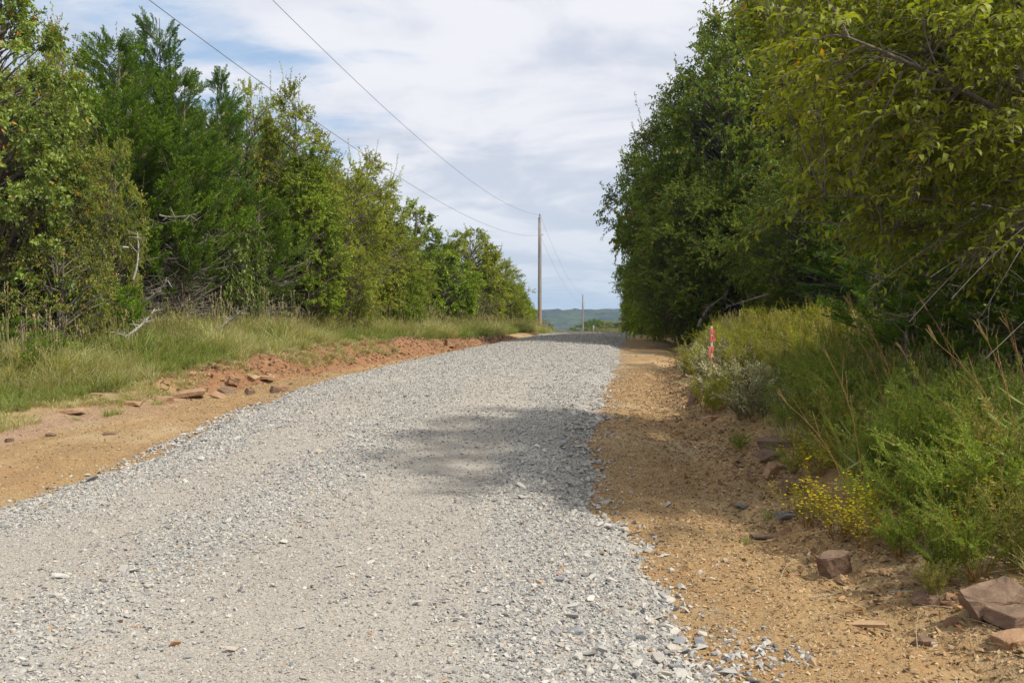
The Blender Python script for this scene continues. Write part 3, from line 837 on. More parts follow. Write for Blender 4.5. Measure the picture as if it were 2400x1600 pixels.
PR['slim'] = broadleaf('slim', 6, 8.0, 1.4, .14, prof_ragged, M_LOCUST, M_BARK, nC=190, nt=8, nl=14, leaf=(.095, .056), autumn=.01, shoots=10, twig=.5)
PR['olive'] = broadleaf('olive', 7, 6.0, 2.6, .06, prof_round, M_OLIVE, M_BARK, nC=300, nt=8, nl=14, leaf=(.11, .068), autumn=.02, shoots=10, twig=.5)
PR['bright'] = broadleaf('bright', 8, 4.6, 2.0, .05, prof_round, M_LOCUST, M_BARK, nC=220, nt=8, nl=14, leaf=(.105, .062), autumn=.0, shoots=12, twig=.5, stems=2)
PR['deep'] = broadleaf('deep', 9, 11., 4.0, .06, prof_oval, M_DEEP, M_BARK_DARK, nC=470, nt=9, nl=15, leaf=(.13, .08), autumn=.02, shoots=16, twig=.9, trunk_r=.2)
PR['deep2'] = broadleaf('deep', 10, 11., 4.2, .05, prof_round, M_DEEP, M_BARK_DARK, nC=470, nt=9, nl=15, leaf=(.13, .08), autumn=.025, shoots=14, twig=.95, trunk_r=.2, lob=.45)
PR['bush'] = broadleaf('bush', 12, 2.6, 1.3, .03, prof_round, M_RUST, M_BARK, nC=90, nt=8, nl=11, leaf=(.06, .038), autumn=.05, shoots=6, twig=.4, stems=3, trunk_r=.04)
PR['pale_bush'] = broadleaf('bush', 13, 2.8, 1.1, .05, prof_oval, M_OAK, M_BARK, nC=70, nt=8, nl=10, leaf=(.09, .05), autumn=.0, shoots=6, twig=.4, stems=2, trunk_r=.03)
PR['cedar'] = cedar('cedar', 20, 8.0, 1.9, .24, M_CEDAR, nS=1500, ln=.54, dead=190)
PR['cedar2'] = cedar('cedar', 21, 9.0, 1.6, .26, M_CEDAR_DARK, nS=1200, ln=.50, dead=190)
PR['cedar3'] = cedar('cedar', 22, 6.5, 1.7, .32, M_CEDAR, nS=900, ln=.48, dead=200)
PR['shrub_cedar'] = cedar('cedar', 23, 2.6, 1.0, .03, M_CEDAR, nS=380, ln=.36, dead=20, trunk_r=.05)
PRH = {'oak': 7.5, 'oak_pale': 6.5, 'rust': 6.0, 'elm': 7.5, 'elm2': 7.5, 'slim': 8.0, 'olive': 6.0, 'bright': 4.6, 'deep': 11., 'deep2': 11., 'bush': 2.6, 'pale_bush': 2.8, 'cedar': 8.0, 'cedar2': 9.0, 'cedar3': 6.5, 'shrub_cedar': 2.6}
PRR = {'oak': 2.2, 'oak_pale': 1.6, 'rust': 2.1, 'elm': 2.2, 'elm2': 2.4, 'slim': 1.4, 'olive': 2.6, 'bright': 2.0, 'deep': 4.0, 'deep2': 4.2, 'bush': 1.3, 'pale_bush': 1.1, 'cedar': 1.9, 'cedar2': 1.6, 'cedar3': 1.7, 'shrub_cedar': 1.0}
rt = random.Random(5)

def tree(kind, name, label, cat, x, d, h, r, group=None, rz=None, lean=0.0):
    tr = thing(name, label, cat, (x, d, float(H(x, d))), rt.random() * 6.28 if rz is None else rz, group)
    tr.scale = (r / PRR[kind],) * 2 + (h / PRH[kind],)
    tr.rotation_euler[1] = lean
    if lean: tr.rotation_euler[2] = 0 if rz is None else rz
    p = PR[kind]
    obj('trunk', p[0], tr); obj('crown', p[1], tr)
    if len(p) > 2 and p[2] is not None:
        obj('dead_branches', p[2], tr)['label'] = 'bare grey dead lower branches'
    return tr

def tree_px(kind, name, label, cat, px, d, top, r, group=None, **k):
    """Tree whose trunk stands at column px and distance d and whose tip reaches row top."""
    x = (px - 1200) / F * d
    h = EYE + (800 - top) / F * d - float(H(x, d))
    return tree(kind, name, label, cat, x, d, h, r, group, **k)

GL = 'trees of the left roadside wood'
T = tree_px
T('oak', 'oak_tree', 'tall oak with pale glossy leaf clusters at the far left edge of the wood', 'oak tree', -20, 20, -60, 2.0, GL)
T('rust', 'hackberry_tree', 'small tree with orange-tinged leaves in front of the dark cedars at far left', 'tree', 95, 20.5, 240, 1.25, GL)
T('elm', 'elm_tree', 'thin ragged elm rising above the leftmost oak beside the broad cedar', 'elm tree', 150, 27, 70, 1.5, GL)
T('cedar', 'cedar_tree', 'broad bright green cedar in the left wood, widest of the cedars', 'cedar tree', 268, 25, 88, 2.05, GL)
T('cedar2', 'cedar_tree', 'tallest cedar with a loose spire standing above the left wood', 'cedar tree', 368, 29, 15, 1.55, GL)
T('cedar', 'cedar_tree', 'cedar with bleached bare lower limbs between the spire and the leaning cedar', 'cedar tree', 425, 26, 175, 1.6, GL)
T('cedar2', 'cedar_tree', 'dark narrow cedar leaning toward the road from the left wood', 'cedar tree', 478, 27.5, 150, 1.2, GL, lean=.07)
T('elm2', 'elm_tree', 'ragged small-leaved tree with wispy tips behind the leaning cedar', 'elm tree', 590, 32, 215, 1.7, GL)
T('elm', 'elm_tree', 'elm with twiggy upright shoots against the sky, right of the cedars', 'elm tree', 685, 31, 205, 1.7, GL)
T('cedar3', 'cedar_tree', 'low cedar with visible reddish trunks below the ragged elms', 'cedar tree', 600, 28, 430, 1.6, GL)
T('slim', 'ash_tree', 'slender bright green tree with a thin pale trunk at the grass edge', 'ash tree', 725, 30, 330, 1.1, GL)
T('elm2', 'elm_tree', 'rounded leafy elm in mid wood, left of the overhanging one', 'elm tree', 790, 35, 385, 1.7, GL)
T('elm', 'elm_tree', 'elm whose leafy shoots stick out toward the wires', 'elm tree', 868, 38, 360, 1.8, GL)
T('rust', 'hackberry_tree', 'low yellowing tree at the grass edge under the mid-wood elms', 'tree', 800, 31, 575, 1.15, GL)
T('elm2', 'elm_tree', 'dense olive elm in front of the pale-leaved oak', 'elm tree', 900, 43, 530, 1.8, GL)
T('oak_pale', 'oak_tree', 'young oak with pale leaf undersides standing out above its neighbours', 'oak tree', 972, 50, 472, 1.5, GL)
T('bright', 'persimmon_tree', 'bright yellow-green tree at the grass edge right of the pale oak', 'tree', 1035, 51, 590, 1.9, GL)
T('olive', 'hickory_tree', 'broad round yellow-green tree at the right end of the left wood', 'tree', 1100, 61, 545, 2.3, GL)
T('cedar3', 'cedar_tree', 'dark cedar tip between the pale oak and the broad yellow-green tree', 'cedar tree', 1035, 60, 560, 1.5, GL)
T('elm2', 'elm_tree', 'green tree sloping down beside the broad yellow-green one', 'elm tree', 1158, 66, 600, 2.0, GL)
T('bright', 'persimmon_tree', 'low light green tree at the road end of the left wood', 'tree', 1185, 72, 665, 1.9, GL)
T('elm', 'elm_tree', 'last small elm of the left wood before the near utility pole', 'elm tree', 1212, 80, 668, 1.5, GL)
T('cedar3', 'cedar_tree', 'small dark cedar touching the near utility pole', 'cedar tree', 1232, 86, 705, 1.3, GL)
T('olive', 'hickory_tree', 'half-hidden olive tree behind the young pale oak', 'tree', 930, 56, 560, 2.0, GL)
T('bright', 'persimmon_tree', 'leafy sapling thicket in front of the dense olive elm', 'tree', 915, 39, 640, 1.3, GL)
# lower growth along the grass edge on the left
T('shrub_cedar', 'cedar_shrub', 'feathery low cedar shrub at the left edge above the grass', 'shrub', 50, 17.5, 745, 1.15, 'cedar shrubs')
T('shrub_cedar', 'cedar_shrub', 'bright green young cedar under the broad cedar', 'shrub', 235, 21.5, 628, .9, 'cedar shrubs')
T('shrub_cedar', 'cedar_shrub', 'small rounded green cedar beside the bleached fallen limbs', 'shrub', 300, 22.0, 672, .7, 'cedar shrubs')
T('bush', 'bush', 'orange-flecked leafy bush under the far left oak', 'bush', 140, 19.5, 560, 1.0, 'leafy bushes')
T('pale_bush', 'bush', 'bush with pale leaf tips growing against the right side of the cedars', 'bush', 575, 27, 520, .75, 'leafy bushes')
T('rust', 'hackberry_tree', 'thin sapling with tan leaves standing in front of the broad cedar', 'tree', 268, 22.8, 335, .75, GL)
T('bush', 'bush', 'green bush at the foot of the young pale oak', 'bush', 960, 46, 655, 1.3, 'leafy bushes')
T('bush', 'bush', 'green bush under the broad yellow-green tree', 'bush', 1110, 57, 680, 1.5, 'leafy bushes')
T('bush', 'bush', 'bush at the grass edge under the last trees before the pole', 'bush', 1190, 67, 712, 1.5, 'leafy bushes')
# back row, closing the wood
BL = 'trees filling the back of the left wood'
for i_, (px, d, top, r, kd) in enumerate(((-60, 27, 60, 2.2, 'elm'), (40, 30, 120, 2.2, 'elm2'), (210, 33, 140, 2.0, 'elm2'), (330, 35, 150, 2.0, 'cedar'), (520, 36, 260, 1.9, 'elm2'),
                            (640, 38, 300, 2.0, 'cedar3'), (740, 41, 400, 2.2, 'elm2'), (830, 46, 440, 2.2, 'olive'), (900, 52, 560, 2.2, 'elm2'), (1010, 64, 600, 2.4, 'olive'), (1080, 74, 630, 2.4, 'elm2'), (1140, 80, 665, 2.4, 'bright'))):
    T(kd, 'background_tree', 'half-hidden tree at the back of the left wood, %s from the left edge' % 'first second third fourth fifth sixth seventh eighth ninth tenth eleventh twelfth'.split()[i_], 'tree', px, d, top, r, BL)

# right-hand wood
ORD2 = 'first second third fourth fifth sixth seventh eighth'.split()
GR = 'trees of the right roadside wood'
T('deep', 'oak_tree', 'tall dark tree at the head of the right wood, its shoots against the sky', 'tree', 1690, 40, 40, 3.7, GR, rz=.3)
T('deep2', 'oak_tree', 'tallest dark tree behind the drooping-leaved branches on the right', 'tree', 1890, 42, -70, 4.2, GR, rz=1.2)
T('deep2', 'oak_tree', 'dark leafy tree overhanging the right shoulder of the road', 'tree', 1622, 43, 250, 3.0, GR, rz=2.6)
T('bright', 'hackberry_tree', 'brighter green tree whose boughs reach furthest over the road', 'tree', 1545, 46, 345, 1.9, GR, rz=4.0)
T('deep', 'oak_tree', 'dark tree with low boughs at the road bend under the hill', 'tree', 1605, 57, 450, 3.0, GR, rz=.9)
T('olive', 'hackberry_tree', 'thin yellowish tree at the far end of the right wood', 'tree', 1505, 66, 610, 1.4, GR)
T('elm', 'elm_tree', 'twiggy sparse tree leaning out at the far end of the right wood', 'elm tree', 1490, 70, 650, 1.0, GR)
T('bush', 'bush', 'yellow-green bush at the dirt edge beneath the far right trees', 'bush', 1505, 60, 735, 1.5, 'leafy bushes')
T('deep', 'oak_tree', 'shaded broadleaf tree of the right wood behind the tall weeds', 'tree', 1750, 37, 330, 2.4, GR, rz=2.0)
T('deep2', 'oak_tree', 'low shaded tree behind the pink-ribboned stake', 'tree', 1640, 37.5, 440, 2.4, GR)
T('deep2', 'oak_tree', 'shaded low tree between the tall weeds and the drooping branches', 'tree', 1940, 32, 360, 2.5, GR, rz=5.0)
T('deep', 'oak_tree', 'shaded tree behind the drooping branches on the right', 'tree', 2120, 30, 120, 3.0, GR)
T('cedar', 'cedar_tree', 'dark cedar filling the shade under the drooping branches', 'cedar tree', 2180, 13.5, 480, 1.25, GR)
T('cedar', 'cedar_tree', 'dark cedar at the right edge behind the flowering weeds', 'cedar tree', 2420, 12.0, 420, 1.35, GR)
T('deep2', 'oak_tree', 'large shaded tree at the right edge behind the near cedar', 'tree', 2420, 22, -60, 3.2, GR)
T('shrub_cedar', 'cedar_shrub', 'feathery cedar shrub at the back of the tall weeds under the near branches', 'shrub', 2130, 12.2, 690, .85, 'cedar shrubs')
for (px, d, top, r, kd) in ((1650, 64, 330, 3.8, 'deep'), (1780, 54, 60, 4.5, 'deep2'), (2000, 46, -60, 4.4, 'deep'), (2200, 38, 0, 4.2, 'deep2'), (1565, 78, 570, 2.4, 'deep2'), (1850, 40, 420, 3.0, 'deep'), (2050, 28, 430, 2.4, 'cedar2'), (2290, 17, 400, 2.0, 'cedar3')):
    T(kd, 'background_tree', 'dark half-hidden tree at the back of the right wood, %s from its road end' % ORD2[(1545 < px) * 0 + sorted([1650, 1780, 2000, 2200, 1565, 1850, 2050, 2290]).index(px)], 'tree', px, d, top, r, 'trees filling the back of the right wood')

# beyond the crest
T('elm2', 'round_tree', 'round light green tree beyond the crest, right of the fence post', 'tree', 1452, 165, 752, 4.2, 'trees beyond the crest')
T('cedar3', 'cedar_tree', 'dark pointed cedar beyond the crest behind the fence post', 'cedar tree', 1397, 175, 746, 3.0, 'trees beyond the crest')
T('cedar3', 'cedar_tree', 'dark pointed cedar beyond the crest beside the far utility pole', 'cedar tree', 1374, 178, 750, 2.6, 'trees beyond the crest')
T('cedar3', 'cedar_tree', 'tiny cedar standing alone left of the far utility pole', 'cedar tree', 1343, 160, 764, 1.3, 'trees beyond the crest')
T('elm2', 'round_tree', 'low green tree beyond the crest at the foot of the right wood', 'tree', 1490, 150, 758, 3.2, 'trees beyond the crest')
T('bush', 'bush', 'small weedy sapling beside the near utility pole', 'bush', 1277, 96, 752, .8, 'leafy bushes')


# ------------------------------------------------------------------ the near tree with long drooping leaves
def leaf_variant(k, seg=4):
    """Unit leaf hanging from the origin: starts outward along +X and curves down; width along Y."""
    rngk = np.random.default_rng(900 + k)
    curve = [1.0, 1.35, .7, 1.6, 1.1][k]
    pts = []; p = np.array([0., 0., 0.]); a = .55 - .1 * k
    for i in range(seg + 1):
        pts.append(p.copy()); a -= curve / seg * (1.25 if i else .7)
        p = p + np.array([math.cos(a), 0, math.sin(a)]) / seg
    wd = [.0, .30, .34, .22, .0] if seg == 4 else [.0, .33, .26, .0]
    v = []; tris = []; quads = []
    for i, q in enumerate(pts):
        w_ = wd[i] * (.5 + .06 * rngk.normal())
        tw = (k - 2) * .12 * i / seg
        fold = .09
        v += [q, q + np.array([fold * w_, w_ * math.cos(tw), w_ * math.sin(tw) + fold * w_ * 2]), q + np.array([fold * w_, -w_ * math.cos(tw), -w_ * math.sin(tw) + fold * w_ * 2])]
    for i in range(seg):
        a, b = 3 * i, 3 * i + 3
        if i == 0: tris += [(a, b, b + 1), (a, b + 2, b)]
        elif i == seg - 1: tris += [(a, b, a + 1), (a, a + 2, b)]
        else: quads += [(a, b, b + 1, a + 1), (a, a + 2, b + 2, b)]
    return np.array(v), np.array(tris), np.array(quads)

LV = [leaf_variant(k) for k in range(5)]; LVS = [leaf_variant(k, 3) for k in range(5)]
rn = np.random.default_rng(77)
mul = thing('mulberry_tree', 'near tree with long drooping olive-green leaves reaching in from the right', 'tree', (6.6, 10.2, float(H(6.6, 10.2))))
base = np.array(mul.location)
gt = Geo()
T0 = base + np.array([0, 0, -.3]); T2 = base + np.array([-.5, -.2, 6.8])
tubes(gt, [T0], [base + np.array([.2, .1, 3.2])], [T2], .19, .03, 10, 8)
# branch targets through the crown volume
N = 330
cand = rn.normal(size=(9000, 3)); cand = norm(cand) * (rn.random((9000, 1)) ** (1 / 2.3))
cand = cand * np.array([3.4, 3.3, 2.5]) + np.array([5.1, 10.0, 4.45])
u = cand[:, 0] / cand[:, 1]; v = (cand[:, 2] - EYE) / cand[:, 1]
pxs = 1200 + u * F; pys = 800 - v * F
# the crown's outline: ragged left side, underside rising towards the road
left_lim = np.interp(pys, [-600, 0, 80, 200, 330, 420, 520, 640, 700], [1640, 1740, 1790, 1850, 1850, 1900, 1900, 2000, 2100]) + rn.normal(0, 35, 9000)
low = np.interp(pxs, [1700, 1850, 2000, 2200, 2500, 3500], [560, 570, 620, 650, 640, 900]) + rn.normal(0, 18, 9000)
ok = (pxs > left_lim) & (pys < low) & (cand[:, 1] > 6.3)
cand = cand[ok]
vis = (1200 + cand[:, 0] / cand[:, 1] * F < 2450) & (800 - (cand[:, 2] - EYE) / cand[:, 1] * F > -80)
cand = np.concatenate([cand[vis][:400], cand[~vis][:190]])
N = len(cand)
Bm = base + np.array([.2, .1, 3.2])
KL = 34                                                              # main limbs, spread through the crown
sel = [0]; dmin = np.linalg.norm(cand - cand[0], axis=1)
for _ in range(KL - 1):
    j = int(np.argmax(dmin)); sel.append(j); dmin = np.minimum(dmin, np.linalg.norm(cand - cand[j], axis=1))
LT = cand[sel]
tz = np.clip(LT[:, 2] - rn.uniform(.2, 1.4, KL), 2.3, 6.5); tt = np.clip((tz + .3 - base[2]) / 7.1, .1, .95)[:, None]
LA = (1 - tt) ** 2 * T0 + 2 * tt * (1 - tt) * Bm + tt * tt * T2
LM = (LA + LT) / 2 + np.stack([rn.normal(0, .35, KL), rn.normal(0, .35, KL), .30 + rn.normal(0, .25, KL)], 1)
LL = np.linalg.norm(LT - LA, axis=1)
tubes(gt, LA, LM, LT, .012 + LL * .008, .008, 10, 6)
lp = bez(LA, LM, LT, np.broadcast_to(np.linspace(.25, .97, 14), (KL, 14))).reshape(-1, 3)
dd_ = np.linalg.norm(cand[:, None] - lp[None], axis=2) + (lp[None, :, 0] < cand[:, None, 0]) * .5
A = lp[np.argmin(dd_, axis=1)]
midp = (A + cand) / 2 + np.stack([rn.normal(0, .10, N), rn.normal(0, .10, N), .12 + rn.normal(0, .08, N)], 1)
Lb = np.linalg.norm(cand - A, axis=1)
tubes(gt, A, midp, cand, .006 + Lb * .005, .005, 6, 4)
ntw = 8
S0 = np.repeat(cand, ntw, 0); back = rn.random((N * ntw, 1)) * .45
tb = 1 - back
S0 = (1 - tb) ** 2 * np.repeat(A, ntw, 0) + 2 * tb * (1 - tb) * np.repeat(midp, ntw, 0) + tb * tb * S0
od = norm(np.repeat(cand - A, ntw, 0) * np.array([1, 1, .4]))
dv = norm(od * .9 + rn.normal(size=(N * ntw, 3)) * .55 * np.array([1, 1, .6]) + np.array([-.15, 0, .1]))
Ln = .34 + .40 * rn.random((N * ntw, 1))
S2 = S0 + dv * Ln + np.array([0, 0, -.16]) * Ln; S1 = S0 + dv * Ln * .5 + np.array([0, 0, .10]) * Ln
tubes(gt, S0, S1, S2, .0045, .002, 4, 4)
nl = 11
t = .10 + .90 * (np.arange(nl)[None, :] + .5 * rn.random((len(S0), nl))) / nl
pos = bez(S0, S1, S2, t).reshape(-1, 3); tan_ = bezt(S0, S1, S2, t).reshape(-1, 3)
sgn = np.tile(np.where(np.arange(nl) % 2, 1.0, -1.0), len(S0))
yaw = np.arctan2(tan_[:, 1], tan_[:, 0]) + sgn * (.75 + .35 * rn.normal(size=len(pos)) * .6)
roll = rn.normal(0, .28, len(pos)); pit = rn.normal(.18, .25, len(pos))
ll = .112 * (.7 + .55 * rn.random(len(pos)))
var = rn.integers(0, 5, len(pos))
aut = (rn.random(len(pos)) < .006).astype(float)
cx, sx = np.cos(roll), np.sin(roll); cyw, syw = np.cos(yaw), np.sin(yaw); cp, sp = np.cos(pit), np.sin(pit)
Rz = np.zeros((len(pos), 3, 3)); Rz[:, 0, 0] = cyw; Rz[:, 0, 1] = -syw; Rz[:, 1, 0] = syw; Rz[:, 1, 1] = cyw; Rz[:, 2, 2] = 1
Ry = np.zeros_like(Rz); Ry[:, 0, 0] = cp; Ry[:, 0, 2] = sp; Ry[:, 1, 1] = 1; Ry[:, 2, 0] = -sp; Ry[:, 2, 2] = cp
Rx = np.zeros_like(Rz); Rx[:, 0, 0] = 1; Rx[:, 1, 1] = cx; Rx[:, 1, 2] = -sx; Rx[:, 2, 1] = sx; Rx[:, 2, 2] = cx
RM = Rz @ Ry @ Rx
dist = np.linalg.norm(pos - np.array([0, 0, EYE]), axis=1)
lpx = 1200 + pos[:, 0] / pos[:, 1] * F; lpy = 800 - (pos[:, 2] - EYE) / pos[:, 1] * F
score = np.where((lpx > 1600) & (lpx < 2395) & (lpy > 5) & (lpy < 760), ll / dist, 0)
order = np.argsort(-score); big = order[:298]; small = order[298:]
lm = []
for k in range(5):
    gg = Geo(); v_, tr3, q4 = LV[k]; gg.add(v_, tris=tr3, quads=q4, col=np.tile([[.35 + .12 * k, .5, 0]], (len(v_), 1))); lm.append(gg.mesh('leaf', [M_MULB], True))
ga = Geo(); v_, tr3, q4 = LV[1]; ga.add(v_, tris=tr3, quads=q4, col=np.tile([[.5, .5, 1.0]], (len(v_), 1))); lm_aut = ga.mesh('turned_leaf', [M_MULB], True)
tk = obj('trunk', gt.mesh('near_tree_branches', [M_BARK], True), mul); tk.matrix_parent_inverse = mul.matrix_basis.inverted() if False else Matrix.Translation(-mul.location)
for i in big:
    o = obj('leaf', lm_aut if aut[i] else lm[var[i]], mul)
    o.matrix_parent_inverse = Matrix.Translation(-mul.location)
    o.matrix_basis = Matrix.Translation(Vector(pos[i])) @ Matrix(RM[i].tolist()).to_4x4() @ Matrix.Diagonal((ll[i], ll[i], ll[i], 1))
gf = Geo()
crl = rn.random(len(S0)).repeat(nl)
for k in range(5):
    m = small[var[small] == k]; v_, tr3, q4 = LVS[k]; nv = len(v_)
    V = np.einsum('nij,vj->nvi', RM[m], v_) * ll[m][:, None, None] + pos[m][:, None]
    off = (np.arange(len(m)) * nv)[:, None, None]
    cc = np.zeros((len(m), nv, 3)); cc[:, :, 0] = rn.random(len(m))[:, None]; cc[:, :, 1] = crl[m][:, None]; cc[:, :, 2] = aut[m][:, None]
    st = gf.n
    gf.add(V.reshape(-1, 3), tris=(tr3[None] + off).reshape(-1, 3), col=cc.reshape(-1, 3))
    gf.q.append((q4[None] + off).reshape(-1, 4) + st); gf.qm.append(np.zeros(len(m) * len(q4)))
fo = obj('foliage', gf.mesh('near_tree_foliage', [M_MULB], True), mul, kind='stuff'); fo.matrix_parent_inverse = Matrix.Translation(-mul.location)
# bare lichen-grey twigs below the leaves
gb = Geo()
tgt = []
for (px, py, d) in ((2030, 685, 8.6), (2130, 755, 8.2), (2230, 700, 7.8), (2310, 840, 7.4), (2300, 740, 7.8), (2180, 650, 8.4)):
    tgt.append([(px - 1200) / F * d, d, EYE + (800 - py) / F * d])
tgt = np.array(tgt); A_ = np.tile(base + np.array([0, 0, 2.9]), (len(tgt), 1)) + rn.normal(size=(len(tgt), 3)) * .25
m_ = (A_ + tgt) / 2 + np.array([0, 0, .28]) + rn.normal(size=tgt.shape) * .12
tubes(gb, A_, m_, tgt, .009, .003, 12, 5)
q = bez(A_, m_, tgt, rn.uniform(.55, 1, (len(tgt), 6))).reshape(-1, 3); rad = .0036
for gen in range(3):                                                # zigzag forks, thinner each time
    bend = norm(rn.normal(size=q.shape) + np.array([-.45, -.1, -.25])); ln_ = rn.uniform(.10, .26, (len(q), 1)) * (1 - .2 * gen)
    e = q + bend * ln_; tubes(gb, q, (q + e) / 2 + rn.normal(size=q.shape) * .035, e, rad, rad * .6, 5, 4)
    rad *= .62; q = np.concatenate([e, (q + e) / 2 + rn.normal(size=q.shape) * .004])
o = obj('bare_twigs', gb.mesh('bare_twigs', [M_BARK], True), mul); o.matrix_parent_inverse = Matrix.Translation(-mul.location); o['label'] = 'leafless grey twigs hanging below the leaves'


# ------------------------------------------------------------------ grasses
def tuft(name, seed, mat, n=46, h=.6, spread=.14, lean=.55, w_=.006, heads=6, dry=.25):
    rng = np.random.default_rng(seed); g = Geo()
    a = rng.random(n) * 6.28; r = spread * np.sqrt(rng.random(n))
    b = np.stack([np.cos(a) * r, np.sin(a) * r, -.03 + 0 * a], 1)
    hh = h * (.45 + .65 * rng.random(n)); ln = lean * (.25 + rng.random(n)); aa = a + rng.normal(0, .8, n)
    out = np.stack([np.cos(aa), np.sin(aa), 0 * aa], 1)
    def c(t): return b + out * (hh * ln * t ** 2)[:, None] + np.array([0, 0, 1]) * (hh * (t - .28 * ln * t ** 2.5))[:, None]
    s = norm(np.cross(out + rng.normal(size=(n, 3)) * .6, [0, 0, 1]))
    vs = []
    for t, ww in ((0, 1), (.4, .9), (.75, .6)):
        p = c(t); vs += [p - s * w_ * ww, p + s * w_ * ww]
    vs.append(c(1.0))
    V = np.stack(vs, 1); i = np.arange(n)[:, None] * 7
    q = np.concatenate([i + [[0, 1, 3, 2]], i + [[2, 3, 5, 4]]]); tr = i + [[4, 5, 6]]
    cc = np.repeat(np.stack([rng.random(n), rng.random(n) * .4 + .3, (rng.random(n) < dry).astype(float)], 1), 7, 0)
    g.add(V.reshape(-1, 3), tris=tr, quads=q, col=cc)
    if heads:
        hz = np.arange(heads); B = b[:heads]; o = out[:heads] * .25 + rng.normal(size=(heads, 3)) * .1
        top = B + np.array([0, 0, 1]) * (h * (1.15 + .35 * rng.random(heads)))[:, None] + o * h * .5
        mid = B + np.array([0, 0, .6]) * h
        tubes(g, B, mid, top, .0022, .0015, 4, 3, col=np.tile([[.7, .5, .7]], (heads, 1)))
        S0 = mid * .25 + top * .75
        sprig(g, S0, (S0 + top) / 2, top, 9, .035, .010, rng, out=.5, along=1.0, droop=-.2, autumn=.8)
    return g.mesh(name, [mat])

def scatter_tufts(name, x, d, protos, hs, rng, tiltx=.0):
    n = len(x)
    pos = np.stack([x, d, H(x, d)], 1)
    rot = np.stack([rng.normal(0, .10, n), rng.normal(tiltx, .10, n), rng.random(n) * 6.28], 1)
    s = hs * (.7 + .6 * rng.random(n)); scl = np.stack([s * (.9 + .5 * rng.random(n)), s * (.9 + .5 * rng.random(n)), s], 1)
    return scatter(name, pos, rot, scl, rng.integers(0, len(protos), n), protos)

tl = [proto('grass_tuft', tuft('grass_tuft', 500 + i, M_GRASS, 54, .64 + .05 * i, .19, .85, .0072, heads=i // 2, dry=.12 + .1 * (i % 3))) for i in range(5)]
ts = [proto('grass_tuft', tuft('grass_tuft', 520 + i, M_GRASS_LUSH, 54, .60, .18, .80, .0072, heads=2, dry=.10)) for i in range(4)]
low_t = [proto('short_grass', tuft('short_grass', 540 + i, M_GRASS, 34, .16, .13, 1.0, .004, heads=0, dry=.35)) for i in range(3)]
rg = np.random.default_rng(99)
def left_band(n, d0, d1, w0, w1, dpow=1.0):
    d = d0 + (d1 - d0) * rg.random(n) ** dpow
    return crestL(d) - (w0 + (w1 - w0) * rg.random(n)), d
x, d = left_band(3400, 13.0, 34, .12, 6.0, .9)
hm = np.clip(.40 + .55 * (crestL(d) - x) / 1.6, .40, .95) * (.35 + 1.25 * fbm(x * .9, d * .7, 61))
x2, d2 = left_band(4200, 34, 92, .05, 5.0)
hm2 = np.clip(.65 + .4 * (crestL(d2) - x2), .55, .95) * (.75 + .6 * fbm(x2 * .6, d2 * .3, 62))
x = np.concatenate([x, x2]); d = np.concatenate([d, d2]); hm = np.concatenate([hm, hm2])
lush = fbm(x * .5 + 9, d * .4, 65) > np.interp(d, [14, 30, 36], [.52, .52, .42])
scatter_tufts('verge_grass', x[~lush], d[~lush], tl, hm[~lush], rg)
scatter_tufts('green_verge_grass', x[lush], d[lush], ts, hm[lush] * .95, rg)
x, d = left_band(2300, 12.5, 30, -.55, .8)
k = fbm(x * 1.3, d * 1.3, 67) > .47
scatter_tufts('short_dry_grass', x[k], d[k], low_t, .8 + 0 * x[k], rg)
# beyond the crest and behind the near pole
x = rg.uniform(1.5, 15, 1500); d = rg.uniform(86, 112, 1500)
scatter_tufts('crest_grass', x, d, ts, .9 + 0 * x, rg)
# right bank
n = 3400; d = rg.uniform(12, 34, n); o_ = np.interp(d, [12, 16, 19, 22], [1.15, 1.3, .7, .35]); x = toeR(d) + o_ + rg.random(n) * np.interp(d, [12, 20, 34], [2.4, 4.0, 4.5])
hm = (.62 + .5 * fbm(x * .9, d * .7, 63)) * np.clip(.45 + (x - toeR(d) - o_) * .7, .45, 1)
scatter_tufts('bank_grass', x, d, ts, hm, rg)
n = 1500; d = rg.uniform(34, 60, n); x = toeR(d) + .3 + rg.random(n) * 2.5
scatter_tufts('shaded_bank_grass', x, d, ts, .45 + 0 * x, rg)
n = 1500; d = rg.uniform(5.2, 13, n); x = toeR(d) + .65 + rg.random(n) ** .7 * 3.2
scatter_tufts('near_bank_grass', x, d, ts + tl[2:], (.36 + .3 * fbm(x, d, 64)) * np.clip(.8 + (x - toeR(d) - 1.2) * .3, .8, 1.5), rg)


# undergrowth filling the floor of both woods
def wood_floor(name, x, d, hs, rng, protos):
    n = len(x); pos = np.stack([x, d, H(x, d) - .05], 1)
    rot = np.stack([rng.normal(0, .08, n), rng.normal(0, .08, n), rng.random(n) * 6.28], 1)
    s_ = hs * (.7 + .6 * rng.random(n)); return scatter(name, pos, rot, np.stack([s_ * 1.2, s_ * 1.2, s_], 1), rng.integers(0, len(protos), n), protos)
up = [proto('undergrowth_shrub', PR[k_][1]) for k_ in ('bush', 'pale_bush', 'shrub_cedar')]
d = rg.uniform(16, 95, 330); x = crestL(d) - np.interp(d, [10, 22, 40, 80], [5.5, 4.2, 4.2, 2.4]) - 2.0 - rg.random(330) ** .8 * 9
wood_floor('left_wood_undergrowth', x, d, .85, rg, up)
d = rg.uniform(10, 85, 330); x = toeR(d) + 3.6 + np.interp(d, [10, 20, 30, 85], [.6, 2.2, 2.4, 1]) + rg.random(330) ** .8 * 9
wood_floor('right_wood_undergrowth', x, d, .8, rg, up)
tall_p = [proto('thicket_tree', PR[k_][1]) for k_ in ('elm', 'olive', 'cedar3')]
